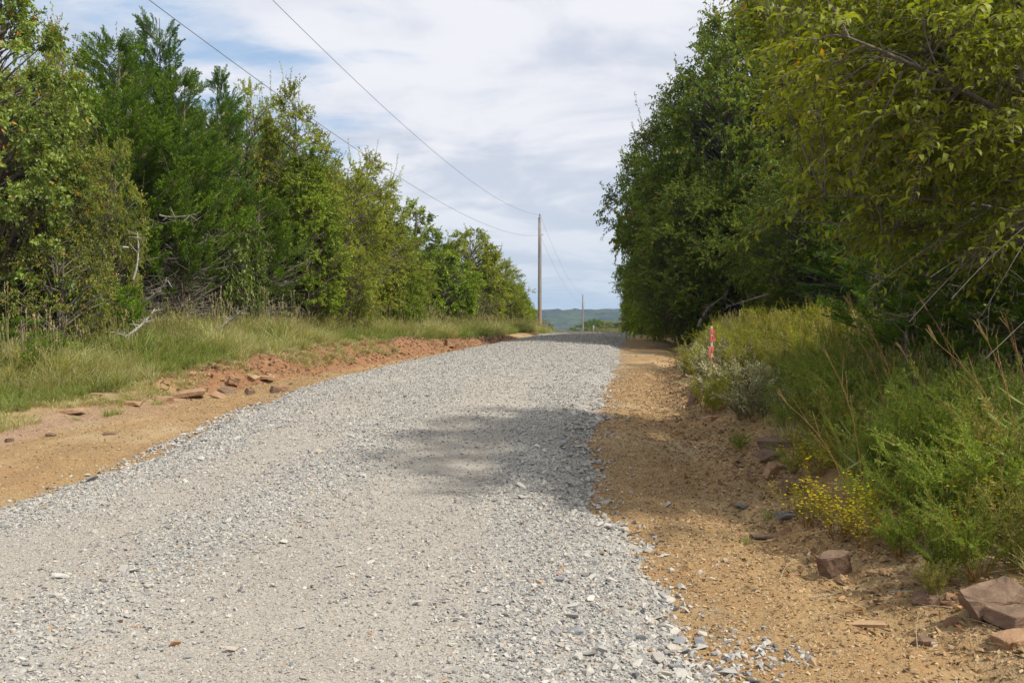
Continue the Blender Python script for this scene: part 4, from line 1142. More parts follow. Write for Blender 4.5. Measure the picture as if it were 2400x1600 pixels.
d = rg.uniform(26, 105, 70); x = crestL(d) - np.interp(d, [20, 40, 80, 105], [12, 11, 7, 6]) - rg.random(70) * 9
wood_floor('distant_thicket', x, d, .72, rg, tall_p)

# ------------------------------------------------------------------ weeds and flowering plants on the right bank
def feathery(name, seed, h=.85, stems=26, leaf=(.036, .0095), per=64, spread=.75, mat=M_WEED, smat=M_STEM, flowers=0, autumn=.03):
    rng = np.random.default_rng(seed); gs = Geo(); gl = Geo(); gf = Geo()
    a = rng.random(stems) * 6.28; l = h * (.6 + .5 * rng.random(stems)); sp = spread * rng.random(stems) ** .7
    B = np.stack([np.cos(a), np.sin(a), 0 * a], 1) * .05 + np.array([0, 0, -.03])
    o = np.stack([np.cos(a), np.sin(a), 0 * a], 1)
    Tp = B + o * (l * sp)[:, None] + np.array([0, 0, 1]) * (l * np.sqrt(1 - .55 * sp ** 2))[:, None]
    Mi = B + o * (l * sp * .3)[:, None] + np.array([0, 0, .62]) * l[:, None]
    tubes(gs, B, Mi, Tp, .0035, .0015, 5, 3)
    # side shoots
    m = 7; tt = rng.uniform(.3, .92, (stems, m)); q = bez(B, Mi, Tp, tt).reshape(-1, 3); tg = bezt(B, Mi, Tp, tt).reshape(-1, 3)
    dv = norm(tg * .9 + rng.normal(size=q.shape) * .5); ln = (np.repeat(l, m) * rng.uniform(.12, .34, stems * m))[:, None]
    e = q + dv * ln; mm = (q + e) / 2 + np.array([0, 0, -.01])
    tubes(gs, q, mm, e, .0018, .001, 3, 3)
    cr = rng.random(stems)
    sprig(gl, B, Mi, Tp, per, leaf[0], leaf[1], rng, out=.8, along=.8, droop=.0, t0=.2, crand=cr, autumn=autumn)
    sprig(gl, q, mm, e, per // 3, leaf[0] * .85, leaf[1], rng, out=.75, along=.9, droop=-.05, t0=.05, crand=np.repeat(cr, m), autumn=autumn)
    if flowers:
        k = 5; S0 = np.repeat(e, k, 0); E = S0 + norm(rng.normal(size=S0.shape) + np.array([0, 0, .8])) * rng.uniform(.03, .09, (len(S0), 1))
        tubes(gs, S0, (S0 + E) / 2, E, .001, .0008, 2, 3)
        sel = E[rng.random(len(E)) < flowers]; npet = 5
        ang = np.tile(np.arange(npet) * 6.283 / npet, len(sel)) + np.repeat(rng.random(len(sel)) * 6, npet)
        f = norm(np.stack([np.cos(ang), np.sin(ang), .35 + 0 * ang], 1) + np.repeat(rng.normal(size=(len(sel), 3)) * .3, npet, 0))
        s = norm(np.cross(f, np.array([0, 0, 1.0]) + 0 * f))
        kites(gf, np.repeat(sel, npet, 0), f, s, np.full(len(f), .017), np.full(len(f), .013), np.tile([[.5, .5, 0]], (len(f), 1)) * rng.random((len(f), 1)), .1)
    r = [('stems', gs.mesh(name + '_stems', [smat])), ('foliage', gl.mesh(name + '_foliage', [mat]))]
    if flowers: r.append(('flowers', gf.mesh(name + '_flowers', [M_FLOWER])))
    return r

WD = [feathery('weed', 600 + i, stems=26 + 3 * i, autumn=.03 + .04 * i, spread=.75 + .1 * i) for i in range(3)]
M_WEED_OLIVE = leaf_mat('olive_weed', (.13, .17, .03), (.30, .31, .08), trans=.3, autumn=(.34, .26, .12))
WD.append(feathery('weed', 611, stems=20, leaf=(.05, .012), per=34, spread=.6, mat=M_WEED_OLIVE, autumn=.2))
WD.append(feathery('weed', 612, h=.95, stems=30, leaf=(.026, .007), per=80, spread=.9, autumn=.08))
FL = [feathery('broomweed', 620 + i, h=.62, stems=22, leaf=(.022, .004), per=36, spread=.95, flowers=.42) for i in range(2)]
DRYW = [feathery('dry_weed', 640 + i, h=.5, stems=26, leaf=(.026, .018), per=56, spread=.95, mat=M_WEED_DRY, smat=M_REDSTEM, autumn=.25) for i in range(2)]
TALL = [feathery('goldenrod', 660 + i, h=.95, stems=15, leaf=(.045, .008), per=60, spread=.45, mat=M_OLIVE, autumn=.1) for i in range(2)]
rp = random.Random(8)
def plant(parts, name, label, cat, px, py, s, group, d=None):
    loc = at(px, py) if d is None else P(px, d)
    o = thing(name, label, cat, loc, rp.random() * 6.28, group, scale=(s * rp.uniform(.9, 1.15), s * rp.uniform(.9, 1.15), s))
    for nm, me_ in parts: obj(nm, me_, o)
    return o

GW = 'feathery green weeds on the right bank'
gw_label = None
ORD = 'first second third fourth fifth sixth seventh eighth ninth tenth eleventh twelfth thirteenth fourteenth fifteenth sixteenth'.split()
FW = (
    (2210, 1375, .62, 'bright feathery weed leaning over the dirt above the propped slab'),
    (2110, 1310, .50, 'low feathery weed right of the standing brown block'),
    (2290, 1360, .70, 'feathery weed directly behind the propped slab'),
    (2385, 1340, .75, 'feathery weed at the right edge behind the slabs'),
    (2060, 1235, .60, 'feathery weed right of the large yellow-flowered clump'),
    (2160, 1260, .80, 'upright pale-tipped weed in the middle of the bank weeds'),
    (2250, 1250, .90, gw_label), (2340, 1240, .95, gw_label), (2400, 1200, 1.0, gw_label), (2010, 1160, .8, gw_label), (2110, 1160, .95, gw_label), (2200, 1140, 1.0, gw_label),
    (2310, 1130, 1.1, gw_label), (1960, 1090, .9, gw_label), (2050, 1080, 1.0, gw_label), (2150, 1050, 1.0, gw_label), (1920, 1030, .95, gw_label), (2000, 1000, 1.0, gw_label), (2100, 980, 1.0, gw_label),
    (1900, 960, .95, gw_label), (2380, 1080, 1.15, gw_label), (2250, 1010, 1.0, gw_label), (1860, 1010, .6, gw_label), (1830, 905, .8, gw_label), (1960, 920, .95, gw_label),
    (1790, 960, .45, 'small feathery weed below the grey dry patch'), (1730, 1060, .30, 'small weed sprouting at the ditch edge beside the brown ledge'), (1860, 1110, .40, 'low dark weed between the ledge and the yellow flowers'), (2190, 1420, .35, 'low sprig hanging over the half-buried stone beside the propped slab'))
for i, (px, py, s, lab) in enumerate(FW):
    if lab is None:
        rw = lambda q: 0 if q > 1190 else 1 if q > 1110 else 2 if q > 1040 else 3
        rank = sum(1 for q in FW if q[3] is None and rw(q[1]) == rw(py) and q[0] < px)
        lab = 'feathery green weed, %s from the road in the %s row of the massed bank weeds' % (ORD[rank], ('front', 'second', 'third', 'back')[rw(py)])
    plant(WD[i % len(WD)], 'feathery_weed', lab, 'weed', px, py, s, GW)
for i, (px, py, s, lab) in enumerate(((1965, 1262, .85, 'large clump of yellow-flowered broomweed spilling onto the dirt'), (1890, 1232, .66, 'yellow-flowered broomweed at the left tip of the flowering clump'), (2025, 1285, .62, 'small yellow-flowered broomweed above the standing brown block'),
                          (2240, 1070, .85, 'yellow-flowered plant among the weeds in front of the dark cedar'), (2310, 1150, .9, 'yellow-flowered plant below the red bluestem stalks'), (2390, 1240, .8, 'yellow-flowered plant at the right edge of the bank'), (1910, 1120, .8, 'upright yellow-flowered broomweed behind the large clump'), (2250, 1290, .6, 'yellow flowers scattered in the weeds above the propped slab'))):
    plant(FL[i % 2], 'flowering_broomweed', lab, 'flowering weed', px, py, s, 'yellow-flowered plants on the right bank')
DW = ((1650, 835, .8), (1620, 880, .7), (1680, 965, .7), (1660, 860, .9), (1715, 865, 1.0), (1725, 930, 1.0), (1770, 985, .9), (1690, 905, .9), (1640, 870, .9), (1690, 850, 1.0), (1660, 905, 1.0), (1720, 890, 1.1), (1700, 940, .9), (1750, 930, 1.0), (1640, 930, .6), (1770, 880, 1.0), (1740, 985, .8), (1620, 850, .8), (1800, 940, .8))
for i, (px, py, s) in enumerate(DW):
    rank = sum(1 for q in DW if (q[0], -q[1]) < (px, -py))
    plant(DRYW[i % 2], 'dry_weed', 'greyish dry weed below the pink-ribboned stake, %s from the dirt side of the patch' % (ORD + ['seventeenth', 'eighteenth', 'nineteenth', 'twentieth', 'twenty-first'])[rank], 'weed', px, py, s * 1.15, 'dry grey weeds on the right bank')
TW = ((1650, 14.6, .55), (1690, 14.4, .6), (1668, 14.2, .45), (1625, 19, .8), (1660, 22, .85), (1700, 20, .95), (1740, 18, .95), (1780, 21, 1.0), (1820, 18, 1.05), (1860, 17, 1.0), (1900, 18, 1.1), (1940, 16, 1.1), (1980, 16.5, 1.1), (1760, 24, 1.0), (1840, 23, 1.0), (1700, 26, .9), (1600, 21, .6), (1900, 22, 1.1), (2010, 14.5, 1.0), (1720, 16.5, .8), (1800, 15.8, .85), (1880, 14.8, .85), (1950, 13.8, .9))
for i, (px, d, s) in enumerate(TW):
    row = lambda q: 0 if q < 15.5 else 1 if q < 18.5 else 2 if q < 21.5 else 3
    rank = sum(1 for q in TW if row(q[1]) == row(d) and q[0] < px)
    plant(TALL[i % 2], 'goldenrod', 'tall yellow-green weed, %s from the road in the %s row of the sunlit thicket' % (ORD[rank], ('front', 'second', 'third', 'back')[row(d)]), 'weed', px, None, s, 'tall sunlit weeds on the right bank', d=d)

def bluestem(seed, h):
    rng = np.random.default_rng(seed); g = Geo(); gh = Geo()
    b = np.array([[0, 0, -.03]]); lean = rng.uniform(.15, .45); tp = np.array([[-lean * h, rng.normal(0, .08), h]]); mi = np.array([[.02, 0, h * .62]])
    tubes(g, b, mi, tp, .0045, .0018, 9, 5, col=[[.6, .5, 0]])
    for k in range(4):
        e = tp + np.array([[-.03 - .05 * rng.random(), rng.normal(0, .03), .07 + .07 * rng.random()]])
        tubes(gh, tp, (tp + e) / 2, e, .0035, .002, 4, 4)
        sprig(gh, tp, (tp + e) / 2, e, 12, .014, .004, rng, out=.4, along=1., droop=0)
    q = bez(b, mi, tp, np.array([[.55, .7, .82]])).reshape(-1, 3)
    for p in q:
        e = p + np.array([rng.normal(-.05, .06), rng.normal(0, .05), .22]); tubes(g, [p], [(p + e) / 2], [e], .002, .001, 4, 3, col=[[.5, .4, .3]])
        sprig(gh, np.array([(p + e) / 2]), np.array([(p + 3 * e) / 4]), np.array([e]), 10, .014, .004, rng, out=.4, along=1., droop=0)
    gl = Geo()
    tt = rng.random((1, 7)) * .5; q = bez(b, mi, tp, tt).reshape(-1, 3); a = rng.random(7) * 6.28
    e = q + np.stack([np.cos(a) * .22, np.sin(a) * .22, .12 + 0 * a], 1)
    for i in range(7):
        kites(gl, q[i:i + 1], norm(e[i:i + 1] - q[i:i + 1]), norm(np.cross(e[i:i + 1] - q[i:i + 1], [[0, 0, 1.]])), [.28], [.008], [[.5, .5, 0]], .2)
    return [('stem', g.mesh('bluestem_stem', [M_REDSTEM])), ('seed_head', gh.mesh('bluestem_head', [M_REDSTEM])), ('blades', gl.mesh('bluestem_blades', [M_GRASS_LUSH]))]
BS = [bluestem(700 + i, 1.15) for i in range(3)]
for i, (px, d, s, lab) in enumerate(((2392, 7.3, 1.12, 'tallest russet bluestem stalk at the right edge of the bank'), (2375, 7.6, 1.05, 'second russet bluestem stalk beside the tallest one'), (2420, 7.8, 1.1, 'bluestem stalk with tan seed heads cut by the right edge'),
                              (2260, 9.5, 1.15, 'slim upright bluestem stalk in front of the dark cedar'), (2110, 9.8, 1.2, 'upright green bluestem stalk left of the yellow flowers'), (2080, 9.4, .95, 'bluestem stalk with a forked purplish head over the weeds'),
                              (2020, 8.4, 1.1, 'long arching bluestem stalk above the yellow-flowered clump'), (1990, 8.0, .9, 'shorter arching bluestem stalk over the flowering clump'), (1740, 11.5, .6, 'dry yellow stalk standing in the grey weed patch'), (2200, 8.7, .9, 'bluestem stalk among the feathery weeds mid bank'))):
    o = plant(BS[i % 3], 'bluestem_stalk', lab, 'grass stalk', px, None, s, 'bluestem stalks on the right bank', d=d); o.rotation_euler[2] = rp.uniform(-.5, .5)

# small tufts on bare dirt
for (px, py, s, lab) in ((1745, 1275, .5, 'small green tuft alone on the tan dirt shoulder'), (1805, 1215, .7, 'green tuft beside the grey stone at the ditch'), (255, 975, 1.0, 'left one of two small tufts on the dirt below the grass'), (275, 972, .9, 'right one of two small tufts on the dirt below the grass'), (370, 948, .8, 'low tuft beside the flat stones left of the red bank'), (178, 985, .5, 'tiny tuft under the flat stone on the dirt')):
    o = thing('grass_tuft', lab, 'grass tuft', at(px, py), 1.0, 'lone tufts on the bare dirt', data=ts[rp.randint(0, 3)].data, scale=(s * .5, s * .5, s * .28))


# ------------------------------------------------------------------ rocks
def rock_mesh(name, dims, seed, mat, jit=.12, bev=.06, rough=.018):
    rng = random.Random(seed)
    bm = bmesh.new(); bmesh.ops.create_cube(bm, size=1.0)
    for v in bm.verts:
        v.co += Vector((rng.uniform(-jit, jit), rng.uniform(-jit, jit), rng.uniform(-jit, jit)))
    for _ in range(2):                                          # a chipped corner or two
        n = Vector((rng.choice((-1, 1)) * rng.uniform(.4, 1), rng.choice((-1, 1)) * rng.uniform(.4, 1), rng.uniform(.2, 1))).normalized()
        geom = bm.verts[:] + bm.edges[:] + bm.faces[:]
        r = bmesh.ops.bisect_plane(bm, geom=geom, plane_co=n * .56, plane_no=n, clear_outer=True)
        ed = [e for e in r['geom_cut'] if isinstance(e, bmesh.types.BMEdge)]
        if ed: bmesh.ops.edgeloop_fill(bm, edges=ed)
    for v in bm.verts: v.co = Vector((v.co.x * dims[0], v.co.y * dims[1], v.co.z * dims[2]))
    m = min(dims)
    bmesh.ops.bevel(bm, geom=bm.edges[:], offset=bev * m, segments=1, affect='EDGES')
    bmesh.ops.triangulate(bm, faces=bm.faces[:])
    bmesh.ops.subdivide_edges(bm, edges=bm.edges[:], cuts=3, use_grid_fill=True)
    bm.normal_update()
    rs_ = seed * 7.3
    for v in bm.verts:
        n = float(fbm(v.co.x * 9 / max(dims) + rs_, v.co.y * 9 / max(dims) + v.co.z * 11 / max(dims), seed)) - .5
        n2 = float(fbm(v.co.x * 28 / max(dims) + rs_, v.co.y * 28 / max(dims) + v.co.z * 40 / max(dims), seed + 5)) - .5
        lay = math.floor((v.co.z / max(dims) + n * .12) * 22) % 3 - 1
        v.co += v.normal * (n * rough * 8 + n2 * rough * 8 + lay * rough * .9) * m
    me = bpy.data.meshes.new(name); bm.to_mesh(me); bm.free(); me.materials.append(mat)
    return me

def rock(label, px, py, dims, rot, mat, seed, lift=.3, name='sandstone_rock', d=None, bev=.06, jit=.12):
    x, dd, z = at(px, py) if d is None else P(px, d)
    o = thing(name, label, 'rock', (x, dd, z + dims[2] * lift), 0, 'sandstone rocks along the road', data=rock_mesh(name, dims, seed, mat, jit, bev))
    o.rotation_euler = tuple(R(a) for a in rot)
    return o

rock('upright square brown block standing on the right dirt shoulder', 1955, 1350, (.18, .13, .18), (14, -20, 24), M_ROCK_BROWN, 1, .42, 'sandstone_block', jit=.07, bev=.04)
rock('large brown slab propped up at the lower right, topmost of the pile', 2330, 1448, (.36, .21, .11), (30, -14, 12), M_ROCK_BROWN, 2, .95, 'sandstone_slab', jit=.09, bev=.05)
rock('brown slab lying under the propped slab', 2390, 1462, (.27, .20, .08), (5, -3, 20), M_ROCK_BROWN, 3, .5, 'sandstone_slab')
rock('flat reddish slab at the right edge, lowest of the slab pile', 2392, 1508, (.28, .16, .07), (6, -5, 12), M_ROCK_ORANGE, 4, .4, 'sandstone_slab', jit=.08)
rock('half-buried brown stone left of the propped slab', 2175, 1415, (.15, .13, .09), (10, 8, 40), M_ROCK_BROWN, 5, .25)
rock('thin buff stone plate lying flat on the tan shoulder', 2010, 1465, (.28, .07, .022), (4, -3, -14), M_ROCK_BUFF, 6, .4, 'stone_plate')
rock('small stone block under the grey dry weeds at the ditch', 1631, 945, (.16, .16, .26), (4, 6, 20), M_ROCK_BROWN, 7, .35)
rock('small orange stone among the dry weeds on the right bank', 1775, 950, (.22, .2, .16), (15, 10, 35), M_ROCK_ORANGE, 8, .3)
rock('pinkish stone at the top of the dry weed patch', 1775, 878, (.26, .2, .2), (15, 20, 25), M_ROCK_BROWN, 9, .4)
rock('broad brown ledge stone poking out of the bank weeds', 1832, 1048, (.50, .36, .13), (9, -4, -12), M_ROCK_BROWN, 10, .35, 'sandstone_ledge')
rock('lower brown ledge stone below the broad ledge', 1808, 1075, (.34, .24, .09), (12, 6, 20), M_ROCK_BROWN, 11, .3, 'sandstone_ledge')
rock('narrow tan stone standing beside the dark weed left of the flowers', 1806, 1122, (.10, .09, .17), (10, 22, 30), M_ROCK_ORANGE, 12, .4)
rock('brown stone tucked behind the left flowering clump', 1855, 1150, (.20, .17, .13), (8, 4, 15), M_ROCK_BROWN, 13, .35)
rock('bluish grey stone lying left of the yellow-flowered clump', 1840, 1215, (.16, .11, .04), (6, 3, 20), M_ROCK_GREY, 14, .5, 'grey_stone')
rock('dark flat stone on the dirt below the brown ledge', 1740, 1190, (.15, .10, .03), (5, 3, 35), M_ROCK_GREY, 15, .4, 'grey_stone')
rock('small orange stone in the ditch below the grey weeds', 1668, 985, (.15, .11, .07), (5, 3, 35), M_ROCK_ORANGE, 16, .4)
rock('pinkish flat stone pressed into the tan shoulder', 1790, 1260, (.20, .10, .025), (3, 3, 5), M_ROCK_BROWN, 17, .3, 'stone_plate')
rock('reddish stone fragment on the dirt below the lowest slab', 2165, 1515, (.10, .08, .05), (8, 6, 25), M_ROCK_BROWN, 18, .4, 'stone_fragment')
rock('brown stone showing beneath the weeds right of the standing block', 2120, 1240, (.22, .18, .14), (8, 6, 25), M_ROCK_BROWN, 19, .4)
rock('yellowish stone chunk on the dirt right of the standing block', 1975, 1370, (.10, .07, .06), (8, 26, 25), M_ROCK_BUFF, 20, .4, 'stone_fragment')
# left-hand side
rock('thin orange slab resting on the dirt below the left grass', 170, 968, (.34, .20, .05), (4, -5, 10), M_ROCK_ORANGE, 30, .7, 'sandstone_slab')
rock('long flat tilted slab at the left end of the red clay bank', 438, 926, (.56, .26, .08), (8, -7, 16), M_ROCK_ORANGE, 31, .35, 'sandstone_slab', jit=.08)
rock('small broken slab at the left foot of the long tilted slab', 385, 944, (.30, .28, .10), (5, -4, 30), M_ROCK_ORANGE, 32, .5, 'sandstone_slab')
rock('flat stone lying left of the broken slab on the dirt', 312, 948, (.24, .2, .05), (3, 3, 10), M_ROCK_ORANGE, 33, .4, 'stone_plate')
rock('pointed orange block sitting on top of the red clay bank', 547, 903, (.20, .17, .17), (8, 12, 30), M_ROCK_ORANGE, 34, .45, 'sandstone_block')
rock('wide flat slab capping the red clay bank', 612, 888, (.50, .26, .06), (4, -2, 8), M_ROCK_ORANGE, 35, .5, 'sandstone_slab')
rock('small orange stone tilted against the wide capping slab', 590, 893, (.24, .18, .12), (12, 22, -20), M_ROCK_BUFF, 36, .5)
rock('leaning brown slab on the face of the clay bank', 532, 922, (.34, .18, .06), (20, 20, -28), M_ROCK_BROWN, 37, .5, 'sandstone_slab')
rock('lower leaning slab under the brown leaning slab', 515, 932, (.30, .16, .05), (16, 18, -28), M_ROCK_ORANGE, 38, .4, 'sandstone_slab')
rock('bright orange stone at the foot of the clay bank near the gravel', 662, 917, (.20, .15, .12), (8, 6, 20), M_ROCK_ORANGE, 39, .4)
rock('dark stone beside the bright orange one at the bank foot', 645, 920, (.15, .12, .11), (10, 12, 50), M_ROCK_BROWN, 40, .4)
rock('brown clod lying low on the face of the red clay bank', 586, 922, (.16, .14, .09), (10, 12, 50), M_ROCK_BROWN, 41, .4)
rock('square brown stone at the far right end of the clay bank', 1055, 815, (.34, .26, .24), (3, 4, 30), M_ROCK_ORANGE, 42, .5)
rock('tilted orange stone right of the square one at the bank end', 1078, 818, (.46, .26, .22), (8, -28, 20), M_ROCK_ORANGE, 43, .5)
rock('small flat stone at the grass edge above the left turnout', 230, 930, (.2, .16, .06), (4, 4, 10), M_ROCK_ORANGE, 44, .5, 'stone_plate')
rock('small stone on the dirt turnout near the left edge', 120, 1022, (.12, .08, .04), (4, 4, 10), M_ROCK_BROWN, 45, .4, 'stone_fragment')
rock('tiny brown stone on the dirt turnout at the far left', 22, 1035, (.09, .06, .05), (4, 4, 40), M_ROCK_BROWN, 46, .4, 'stone_fragment')
rock('dark red stone lying on the dirt turnout midway to the gravel', 262, 1018, (.20, .09, .03), (4, 4, 10), M_ROCK_BROWN, 47, .3, 'stone_plate')

# ------------------------------------------------------------------ dead limbs
def dead_limb(label, pts, r, seed, name='dead_branch', group='bleached dead limbs in the left wood', mat=M_DEAD):
    rng = np.random.default_rng(seed); pts = np.array(pts, float)
    o0 = pts[0].copy(); pts = pts - o0; g = Geo()
    mid = pts[0] * .5 + pts[-1] * .5 if len(pts) == 2 else pts[1]
    A = pts[:1]; B = np.array([mid]); Cq = pts[-1:]
    tubes(g, A, B, Cq, r, r * .25, 10, 6)
    m = 12; q = bez(A, B, Cq, rng.uniform(.25, .98, (1, m))).reshape(-1, 3)
    L = np.linalg.norm(pts[-1]); e = q + norm(norm(pts[-1:]) * .6 + rng.normal(size=q.shape) * .7) * rng.uniform(.08, .3, (m, 1)) * L
    tubes(g, q, (q + e) / 2 + rng.normal(size=q.shape) * .04 * L * .3, e, r * .35, r * .1, 5, 4)
    q2 = np.repeat((q + e) / 2, 2, 0); e2 = q2 + norm(rng.normal(size=q2.shape)) * rng.uniform(.04, .14, (len(q2), 1)) * L
    tubes(g, q2, (q2 + e2) / 2, e2, r * .15, r * .06, 3, 3)
    return thing(name, label, 'dead branch', tuple(o0), 0, group, data=g.mesh(name, [mat], True))
def W(px, py, d): return ((px - 1200) / F * d, d, EYE + (800 - py) / F * d)
dead_limb('thick bleached limb slanting up out of the grass below the cedars', [W(292, 792, 20.5), W(335, 765, 20.7), W(362, 725, 21)], .045, 1)
dead_limb('forked pale limb lying at the cedar foot left of the slanting limb', [W(250, 778, 20.3), W(285, 782, 20.4), W(305, 792, 20.2)], .035, 2)
dead_limb('straight pale limb leaning right from the twiggy cedar trunk', [W(518, 768, 23.0), W(548, 745, 23), W(585, 715, 22.6)], .04, 3)
dead_limb('tall thin bleached snag rising between the cedars', [W(312, 655, 22), W(330, 610, 22), W(322, 545, 22.3)], .03, 4)
dead_limb('long grey limb crossing in front of the broad cedar', [W(300, 580, 21.5), W(240, 576, 21), W(185, 574, 20.4)], .025, 5)
dead_limb('broken pale stub limb above the slanting limb', [W(345, 705, 21.5), W(365, 690, 21.4), W(395, 655, 21.2)], .035, 6)
dead_limb('grey forked limb hanging in the second cedar', [W(375, 505, 23), W(405, 515, 22.7), W(465, 500, 22.4)], .025, 7)
dead_limb('arched bare limb curving into the shade of the right wood', [W(1638, 765, 33), W(1645, 725, 33), W(1705, 690, 33)], .07, 8, group='bare limbs in the right wood', mat=M_BARK)
dead_limb('long low bare limb under the shaded trees of the right wood', [W(1800, 690, 30), W(1750, 705, 30), W(1700, 720, 31)], .04, 9, group='bare limbs in the right wood', mat=M_BARK)

# ------------------------------------------------------------------ utility poles, wires
M_POLE = bark_mat('weathered_pole_wood', (.20, .178, .15), (.35, .32, .28), 6)
kp = NT(M_POLE.node_tree); pb = [n for n in kp.n if n.type == 'BSDF_PRINCIPLED'][0]; src = pb.inputs['Base Color'].links[0].from_socket
hz_ = kp.add('ShaderNodeSeparateXYZ', None, i0=kp.add('ShaderNodeTexCoord').outputs['Object']).outputs[2]
kp.set(pb.inputs['Base Color'], kp.mix(kp.maprange(hz_, 1.2, 4.2, .75, 0.0, True), src, (.36, .20, .105)))
M_STEEL = plain_mat('galvanised_steel', (.32, .33, .34), .45, .8)
M_PORC = plain_mat('grey_porcelain', (.22, .21, .21), .25)
M_WIRE = plain_mat('aluminium_wire', (.24, .24, .245), .5, .4)

def cyl(name, r0, r1, h, mat, parent, loc=(0, 0, 0), rot=(0, 0, 0), seg=14):
    g = Geo(); a = np.linspace(0, 2 * PI, seg, endpoint=False); K = 5
    v = np.concatenate([np.stack([np.cos(a) * (r0 + (r1 - r0) * k / (K - 1)), np.sin(a) * (r0 + (r1 - r0) * k / (K - 1)), a * 0 + h * k / (K - 1)], 1) for k in range(K)] + [np.array([[0, 0, h]])])
    i = np.arange(seg); q = np.concatenate([np.stack([k * seg + i, k * seg + np.roll(i, -1), (k + 1) * seg + np.roll(i, -1), (k + 1) * seg + i], 1) for k in range(K - 1)])
    t = np.stack([(K - 1) * seg + i, (K - 1) * seg + np.roll(i, -1), 0 * i + K * seg], 1)
    g.add(v, tris=t, quads=q)
    o = obj(name, g.mesh(name, [mat], True), parent, loc); o.rotation_euler = rot
    return o

def utility_pole(label, x, d, h, neutral):
    z0 = float(H(x, d))
    p = thing('utility_pole', label, 'utility pole', (x, d, z0 - .3), 0, 'utility poles along the road')
    cyl('shaft', .175, .125, h - .35 + .3, M_POLE, p)
    cyl('pole_top_pin', .035, .03, .55, M_STEEL, p, (.0, -.13, h - .45))
    ins = cyl('insulator', .075, .05, .13, M_PORC, p, (0, -.13, h + .10)); cyl('insulator_skirt', .095, .06, .05, M_PORC, p, (0, -.13, h + .06))
    cyl('pin_bolt', .025, .025, .32, M_STEEL, p, (0, .05, h - .12), (R(90), 0, 0), 8)
    g = Geo(); s = .015
    tubes(g, [[.12, 0, 0]], [[.2, 0, 0]], [[.27, 0, .02]], .02, .02, 3, 6); tubes(g, [[.25, 0, -.05]], [[.26, 0, 0]], [[.25, 0, .08]], .03, .03, 3, 8)
    obj('neutral_bracket', g.mesh('neutral_bracket', [M_STEEL], True), p, (0, 0, neutral))
    cyl('ground_wire', .008, .008, h - 2.2, M_WIRE, p, (.135, -.08, .8), seg=6)
    return p, z0 - .3
XP1, DP1, XP2, DP2 = 2.34, 84.0, 12.1, 170.0
TOP1, NEU1 = 12.30, 10.58
z1 = float(H(XP1, DP1)) - .3
utility_pole('tall grey wooden utility pole standing at the crest beside the left wood', XP1, DP1, TOP1 - z1 - .3 + .12, NEU1 - z1)
TOP2, NEU2 = 9.6, 8.15
z2 = float(H(XP2, DP2)) - .3
utility_pole('smaller far utility pole beyond the crest, in front of the hill', XP2, DP2, TOP2 - z2 - .3 + .12, NEU2 - z2)

def wire(label, fn, group, r=.011):
    ts_ = np.linspace(0, 1, 60); pts = np.array([fn(t) for t in ts_]); o0 = pts[0].copy(); pts -= o0
    g = Geo(); S = 5; a = np.linspace(0, 2 * PI, S, endpoint=False)
    tan_ = norm(np.gradient(pts, axis=0)); u = norm(np.cross(tan_, [0, 0, 1.])); v = np.cross(tan_, u)
    ring = pts[:, None] + r * (np.cos(a)[None, :, None] * u[:, None] + np.sin(a)[None, :, None] * v[:, None])
    idx = np.arange(len(pts) * S).reshape(-1, S)
    g.add(ring.reshape(-1, 3), quads=np.stack([idx[:-1], np.roll(idx[:-1], -1, 1), np.roll(idx[1:], -1, 1), idx[1:]], -1).reshape(-1, 4))
    return thing('power_line', label, 'wire', tuple(o0), 0, group, data=g.mesh('power_line', [M_WIRE], True))
def w_top(t):
    d = DP1 - .13 + (-14 - DP1) * t; return (XP1 - .1228 * (DP1 - d), d, 9.05 + .00111 * (d - 30) ** 2 if d < DP1 - .2 else TOP1)
def w_neu(t):
    d = DP1 + (-14 - DP1) * t; return (XP1 + .25 - .1258 * (DP1 - d), d, 7.05 + .00109 * (d - 27) ** 2)
wire('upper power line sagging overhead from the near pole top to the upper left', w_top, 'power lines', .0075)
wire('lower power line running from the near pole bracket past the left trees', w_neu, 'power lines', .0075)
def span(z_a, z_b, sag):
    return lambda t: (XP1 + (XP2 - XP1) * t, DP1 + (DP2 - DP1) * t, z_a + (z_b - z_a) * t - 4 * sag * t * (1 - t))
wire('upper power line from the near pole top to the far pole', span(TOP1, TOP2, 1.3), 'power lines', .008)
wire('lower power line from the near pole bracket to the far pole', span(NEU1, NEU2, 1.3), 'power lines', .008)

# ------------------------------------------------------------------ wire fence beyond the crest
fence = thing('wire_fence', 'low wire fence with pale posts crossing just beyond the crest of the road', 'fence', P(1391, 112))
fb = Vector(fence.location)
M_POST = bark_mat('pale_fence_post', (.30, .265, .22), (.46, .42, .37), 8)
posts = []
for px, dd in ((1240, 104), (1291, 107), (1341, 110), (1391, 112), (1441, 114), (1491, 116), (1541, 118)):
    q = P(px, dd); hgt = (1.72 if px == 1391 else 1.05)
    r_ = .07 if px == 1391 else .028
    c_ = cyl('post', r_, r_ * .9, hgt + .3, M_POST, fence, tuple(Vector(q) - fb - Vector((0, 0, .3))), seg=8)
    posts.append((Vector(q) - fb, hgt))
for hgt in (.55, .95, 1.4):
    g = Geo(); p = np.array([list(a) for a, _ in posts]) + np.array([0, 0, min(hgt, 1.4)])
    tubes(g, p[:-1], (p[:-1] + p[1:]) / 2 - np.array([0, 0, .02]), p[1:], .012, .012, 4, 4)
    obj('fence_wire', g.mesh('fence_wire', [M_STEEL]), fence)

